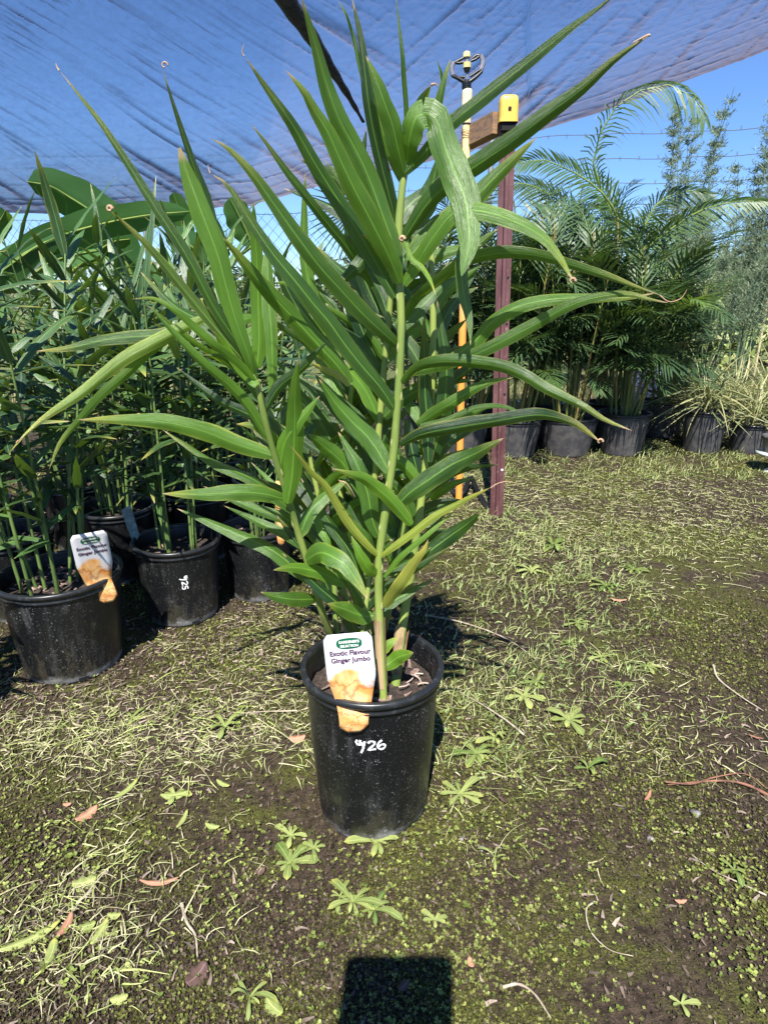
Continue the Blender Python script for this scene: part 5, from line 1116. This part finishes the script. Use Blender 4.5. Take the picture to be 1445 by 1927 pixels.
# broad little seedling leaves
x, y = sample(4500, m_green, near=.7); n = len(x)
tag(obj('ground_cover', ribbons('ground_cover', x, y, rng.uniform(.010, .028, n), rng.uniform(.005, .010, n), rng.uniform(0, 6.28, n), rng.uniform(.1, .9, n), rng.normal(0, .4, n), cols(n, (.14, .22, .06), (.36, .44, .18), .15), M_GC, 3, droop=.8)), 'small broad leaved seedlings among the grass', kind='stuff')
# straw clippings lying flat
x, y = sample(24000, m_straw, near=.68); n = len(x)
tag(obj('dry_grass_clippings', ribbons('dry_grass_clippings', x, y, rng.uniform(.008, .042, n) * np.where(rng.random(n) < .12, 2.3, 1), rng.uniform(.0006, .0024, n) * (1 + .32 * y), rng.normal(.2, 1.1, n) + rng.integers(0, 2, n) * 3.14, rng.uniform(0, .16, n), rng.normal(0, .6, n), np.where(rng.random((n, 1)) < .6, cols(n, (.36, .34, .17), (.62, .58, .36), .12), cols(n, (.24, .30, .09), (.45, .50, .18), .15)), M_STRAW, 5, droop=.35, z0=.004)), 'pale dry grass clippings strewn over the soil', kind='stuff')
# brown mulch near the bed
x, y = sample(9000, lambda x, y: np.clip(blob(x, y, 420, 1200, .45, .35) + .6 * blob(x, y, 280, 1290, .4, .12) + .5 * blob(x, y, 1150, 870, 1.2, .25) + .04, 0, 1), near=.75); n = len(x)
tag(obj('leaf_litter', ribbons('leaf_litter', x, y, rng.uniform(.008, .022, n), rng.uniform(.003, .008, n), rng.uniform(0, 6.28, n), rng.uniform(-.1, .5, n), rng.normal(0, .6, n), cols(n, (.09, .06, .05), (.36, .28, .23), .2), M_STRAW, 2, droop=.3, z0=.003)), 'brown crumbled leaf litter near the bed of pots', kind='stuff')
# far rough growth along fence foot
nf = 14000; t = rng.random(nf); x = FA.x + (FB.x - FA.x) * t + rng.normal(0, .35, nf); y = FA.y + (FB.y - FA.y) * t + rng.normal(.25, .5, nf); k = y > 4.25; x, y = x[k], y[k]; n = len(x)
tag(obj('fence_line_grass', ribbons('fence_line_grass', x, y, rng.uniform(.06, .26, n), rng.uniform(.004, .009, n), rng.uniform(0, 6.28, n), rng.uniform(.5, 1.5, n), rng.normal(0, .5, n), np.where(rng.random((n, 1)) < .5, cols(n, (.12, .18, .05), (.34, .38, .13), .15), cols(n, (.25, .20, .10), (.48, .42, .24), .15)), M_GC, 3, droop=.9)), 'rough grass along the foot of the fence', kind='stuff')

# ------------------------------------------------------------------ countable things on the ground
def rosette(px, py, label, size=.045, n=9, seed=0, wid=.30, up=.35, mat=None, tone=.6):
    random.seed(seed); g = G(px, py); g.z = gz(g.x, g.y) + .002; root_ = empty('rosette_weed', g); tag(root_, label, 'weed', 'rosette weeds')
    for k in range(n):
        a = k * 2.4 + random.uniform(-.25, .25); l = size * random.uniform(.45, 1.15) * (1 if k < n * .6 else .6); e = random.uniform(.3, 1.8) * up * (1 if k < n * .6 else 1.8); ca, sa = math.cos(a), math.sin(a)
        pts = [Vector((ca * l * t, sa * l * t, .003 + l * (e * t - e * .9 * t * t))) for t in (0, .33, .66, 1)]; sp_ = smooth_spine(pts, 7)
        V, Fc, uv = leaf_geo(sp_, l * wid * 1.2, 2, side_fn=lambda p, t: Vector((-sa, ca, 0)), fold=-.25, seed=k, prof=lambda t: min(1, (.28 + .95 * t ** 1.4)) * max(0, 1 - t ** 6) ** .6 + .02, wav=.05)
        obj('leaf', mesh('leaf', V, Fc, mat or M_WEED, uv=uv, attrs={'tone': tone + random.uniform(-.2, .2), 'yel': random.choice([0, 0, .4]), 'tipb': 0.0}), root_)
for k, a in enumerate([
    (865, 1500, 'rosette weed right of the central pot base', .060, 9, .28), (895, 1425, 'clump of pale rosette leaves right of the pot above the lower rosette', .055, 12, .34), (985, 1318, 'large rosette weed right of the pot beside the diagonal twig', .060, 9, .34),
    (1070, 1360, 'rosette weed nearest right of the large one', .055, 8, .36), (1105, 1452, 'rosette weed alone on moss, right of the pot', .045, 7, .34), (712, 1590, 'rosette weed touching the front of the pot base', .055, 8, .30),
    (545, 1625, 'round leaved rosette weed left below the pot', .048, 9, .40), (548, 1575, 'small rosette weed just left of the pot base', .036, 7, .34), (665, 1700, 'spreading pale rosette weed below the pot, left one', .050, 9, .26), (705, 1715, 'spreading pale rosette weed below the pot, right one', .045, 9, .26),
    (818, 1735, 'small pointed weed tuft right above the black shadow', .030, 7, .40), (425, 1375, 'upright bright weed rosette left of the pot rim shadow', .050, 8, .28), (1280, 1895, 'small weed at the bottom edge near the right corner', .030, 5, .36),
    (470, 1875, 'leafy weed at the bottom edge left of the shadow', .042, 6, .20), (1380, 1640, 'small leggy weed near the right edge', .035, 6, .30), (930, 1620, 'tiny weed with two bent blades right of the pot', .035, 4, .18),
    (1040, 1030, 'bright green weed clump in the middle distance right of centre', .075, 14, .26), (1000, 1075, 'pale leaved weed in the middle distance grass', .070, 10, .28), (1140, 1105, 'blue green weed clump behind the open soil', .060, 14, .22), (1070, 1215, 'small bright weed between the twigs', .040, 7, .34),
    (1130, 1240, 'rosette weed among clippings right of the pot', .045, 8, .32), (1215, 1260, 'rosette weed at the edge of bare soil on the right', .045, 9, .26), (330, 1500, 'flat green leafed seedling on the left moss', .040, 5, .45),
    (1010, 1290, 'pale rosette weed touching the upper end of the large rosette', .042, 8, .36), (1170, 1300, 'ragged pale weed between two rosettes in the clippings right of the pot', .038, 7, .30), (930, 1395, 'upright pale weed leaves just above the clump right of the pot', .046, 8, .34),
    (1085, 1175, 'loose leafy weed in the grass above the curved twig end', .050, 10, .26), (985, 1010, 'small leafy weed near the foot of the maroon post', .055, 10, .24), (590, 1600, 'pale leafy weed between the pot base and the round leaved rosette', .036, 7, .38),
    (1190, 1075, 'leafy weed at the right end of the green patch', .055, 12, .24), (250, 1355, 'pale weed in the clippings below the leftmost labelled pot', .034, 6, .28), (640, 1690, 'narrow leaved pale weed left of the spreading pair', .034, 6, .24)]):
    rosette(a[0], a[1], a[2], a[3], a[4], 100 + k, a[5], up=.9 if a[0] in (1040, 425, 930, 470, 1105) else .25 + .05 * (k % 5), tone=(.6, .35, .75, .5, .2)[k % 5] if k not in (16, 18) else .1)
def litter(px, py, label, L, W, ang, mat, name='fallen_leaf', cat='fallen leaf', tone=.5, yel=0, curlz=.25, bend=.2, seed=0):
    g = G(px, py); g.z = gz(g.x, g.y) + .005; ca, sa = math.cos(R(ang)), math.sin(R(ang)); pts = []
    for t in (-.5, -.25, 0, .25, .5):
        s = bend * L * (t * t - .1); pts.append(Vector((ca * L * t - sa * s, sa * L * t + ca * s, L * curlz * (t * t) + .002)))
    sp_ = smooth_spine(pts, 9); V, Fc, uv = leaf_geo(sp_, W, 4, side_fn=lambda p, t: Vector((-sa, ca, .25)).normalized(), fold=.35, seed=seed, prof=lambda t: max(.03, math.sin(math.pi * min(1, t * .96 + .02)) ** .6), wav=.10)
    o = obj(name, mesh(name, V, Fc, mat, uv=uv, attrs={'tone': tone, 'yel': yel, 'tipb': 0.0}), loc=g); tag(o, label, cat); md = o.modifiers.new('t', 'SOLIDIFY'); md.thickness = .0007; return o
for k, a in enumerate([
    (560, 1393, 'pinkish dry leaf on the ground touching the left side of the pot', .036, .022, 10, M_DRY, .9), (165, 1535, 'reddish brown curled dry leaf on the left moss', .045, .022, 55, M_DRY, .6), (128, 1517, 'small pink dry leaf fragment on the left moss', .016, .008, 10, M_DRY, .8),
    (160, 1662, 'pale yellow round fallen leaf near the left edge', .038, .030, 20, M_WEED, .9), (126, 1745, 'narrow brown dry leaf standing out near the left bottom', .042, .013, 85, M_DRY, .4), (300, 1660, 'long pink brown dry leaf strip lower left', .065, .009, 5, M_DRY, .6),
    (372, 1835, 'dark brown crumpled dry leaf at the bottom left', .038, .030, 60, M_DARKDRY, .5), (886, 1817, 'small orange oval leaf right of the black shadow', .016, .011, 100, M_DRY, 1.0), (1218, 1503, 'rust brown leaf sliver on the right moss', .034, .007, 50, M_DRY, .3),
    (1280, 1697, 'small orange brown leaf with a long stalk on the right', .020, .007, 0, M_DRY, .6), (945, 1510, 'dark brown leaf scrap right of the pot', .022, .008, 120, M_DARKDRY, .3), (650, 1560, 'pink leaf scrap squeezed under the front of the pot', .040, .018, 160, M_DRY, .8),
    (1420, 1390, 'brown dry leaf near the right edge above the fibres', .03, .008, 150, M_DRY, .3), (760, 1860, 'hidden dark leaf inside the black shadow', .02, .012, 40, M_DARKDRY, .2), (1162, 1135, 'pale fallen leaf on the open soil in the distance', .05, .020, 170, M_DRY, .9),
    (490, 1640, 'dark oval leaf scrap left of the rosettes', .018, .014, 30, M_DARKDRY, .4)]):
    litter(a[0], a[1], a[2], a[3], a[4], a[5], a[6], tone=a[7], seed=k, curlz=.35)
for k, a in enumerate([
    (240, 1490, 'lime green cut leaf strip standing out on the left moss', .060, .011, 62, .9, .6), (400, 1557, 'small bright green fallen leaf left of the pot', .030, .011, -15, .8, .2), (330, 1500, 'pale green fallen leaf lying flat on the left moss', .055, .018, 10, .7, .1),
    (345, 1545, 'bent lime green leaf strip left of the pot', .045, .009, 80, .9, .4), (60, 1770, 'long yellow green cut leaf at the left bottom edge', .085, .015, 35, .9, .6), (100, 1795, 'short broad yellow green leaf piece at the left bottom', .040, .018, 100, .9, .6),
    (190, 1755, 'pale yellow green leaf piece upright near the left bottom', .045, .015, 80, .9, .5), (515, 1895, 'bright green oval leaf at the bottom edge left of the shadow', .034, .020, -40, .7, .2), (225, 1880, 'pale green leaf piece at the bottom left', .024, .014, 15, .9, .2),
    (165, 1745, 'small olive leaf beside the yellow green pieces', .026, .016, 20, .5, .2), (420, 1480, 'yellow green curled leaf left of the pot', .035, .010, -30, .9, .6), (215, 1722, 'lime leaf piece among litter at lower left', .022, .012, 0, .9, .3)]):
    litter(a[0], a[1], a[2], a[3], a[4], a[5], M_WEED, 'cut_leaf', 'cut leaf', tone=a[6], yel=a[7], seed=k + 40, curlz=.2)
M_TWIG = pmat('pale_twig', (.42, .36, .27), .75, col2=(.24, .19, .14), scale=40); M_TWIG2 = pmat('red_brown_fibre', (.24, .11, .065), .75, col2=(.10, .045, .03), scale=40)
def twig(pts, label, r, mat=M_TWIG, name='twig', z=.006, lift=0.0):
    q = [G(x, y) for x, y in pts]; g0 = q[0].copy(); g0.z = gz(g0.x, g0.y); n = len(q) - 1
    pp = [Vector((p.x - g0.x, p.y - g0.y, gz(p.x, p.y) - g0.z + z + lift * math.sin(math.pi * i / n))) for i, p in enumerate(q)]
    mb = MB(); sp_ = smooth_spine(pp, 18); mb.tube(sp_, [r * (1 - .6 * i / 18) * (1 + .15 * math.sin(i * 2.3)) for i in range(19)], 6); o = obj(name, mb.me(name, mat), loc=g0); tag(o, label, 'twig'); return o
twig([(985, 1390), (950, 1365), (905, 1335), (865, 1308)], 'straight pale twig right of the pot rim running away from it', .0028, lift=.006)
twig([(800, 1160), (860, 1172), (920, 1192), (965, 1215), (1010, 1250)], 'long curved twig on the ground behind and right of the pot', .0032)
twig([(1340, 1258), (1350, 1282), (1390, 1312), (1435, 1340)], 'hooked pale twig on the bare soil at the right', .0030)
twig([(342, 1700), (352, 1735), (368, 1760), (372, 1800)], 'short forked brown twig above the dark leaf at lower left', .0032)
twig([(1118, 1700), (1102, 1715), (1110, 1755), (1145, 1790), (1190, 1803)], 'thin curved root on the moss at lower right', .0016)
twig([(945, 1865), (975, 1860), (1005, 1880), (1035, 1925)], 'pale bent root at the bottom edge right of the shadow', .0026)
twig([(1445, 1500), (1400, 1478), (1350, 1470), (1255, 1478)], 'red brown dry leaf stem at the right edge', .0034, M_TWIG2, 'dry_leaf_stem')
twig([(1250, 1475), (1300, 1478), (1345, 1466), (1400, 1462), (1440, 1490)], 'second red brown fibre crossing the first at the right edge', .0022, M_TWIG2, 'dry_leaf_stem', z=.010)
twig([(1440, 1690), (1390, 1665), (1340, 1640), (1300, 1610)], 'thin dark stem with leaves near the right edge', .0018)
twig([(200, 1640), (150, 1700), (120, 1745)], 'thin dry stalk slanting at the lower left', .0014)
twig([(560, 1340), (480, 1345), (440, 1350)], 'dark stick left of the pot', .0020)
M_STONE = pmat('small_stone', (.11, .10, .10), .7, col2=(.26, .24, .23), scale=60)
for px, py, s_, lb in ((1308, 1530, .010, 'grey white pebble on the right moss'), (1222, 1578, .007, 'small dark pebble right of the open moss'), (905, 1600, .007, 'dark pebble right of the pot below the rosettes'), (868, 1582, .005, 'pale square crumb right of the pot base')):
    g = G(px, py); g.z = gz(g.x, g.y) + s_ * .3; mb = MB(); mb.lathe([(0, -s_ * .5), (s_ * .8, -s_ * .35), (s_, 0), (s_ * .7, s_ * .4), (0, s_ * .5)], 12, jit=lambda r, z, a: (r * (1 + .2 * math.sin(a * 3 + px)), z * (1 + .2 * math.cos(a * 2)))); o = obj('pebble', mb.me('pebble', M_STONE), loc=g); tag(o, lb, 'pebble')

# ------------------------------------------------------------------ the photographer's tablet, just behind the lens (throws the dark rounded shadow)
right = Vector((1, 0, 0)); fwd = Vector((0, cp, -sp)); dn = Vector((0, -sp, -cp)); c0 = Vector((0, 0, HC)) + right * -.068 + dn * .098 - fwd * .012
V = []; r_ = .014; hw_, hh_ = .080, .115
ring = []
for (sx, sy, a0) in ((1, 1, 0), (-1, 1, 90), (-1, -1, 180), (1, -1, 270)):
    for k in range(6): a = R(a0 + k * 18); ring.append(((hw_ - r_) * sx + r_ * math.cos(a), (hh_ - r_) * sy + r_ * math.sin(a)))
for zz in (-.004, .004): V += [right * x_ + dn * y_ + fwd * zz for x_, y_ in ring]
n = len(ring); Fc = [tuple(range(n)), tuple(range(2 * n - 1, n - 1, -1))] + [(k, (k + 1) % n, n + (k + 1) % n, n + k) for k in range(n)]
o = obj('tablet', mesh('tablet', V, Fc, M_BLK, False), loc=c0); tag(o, 'dark handheld tablet whose rounded shadow falls on the moss below the pot', 'tablet')
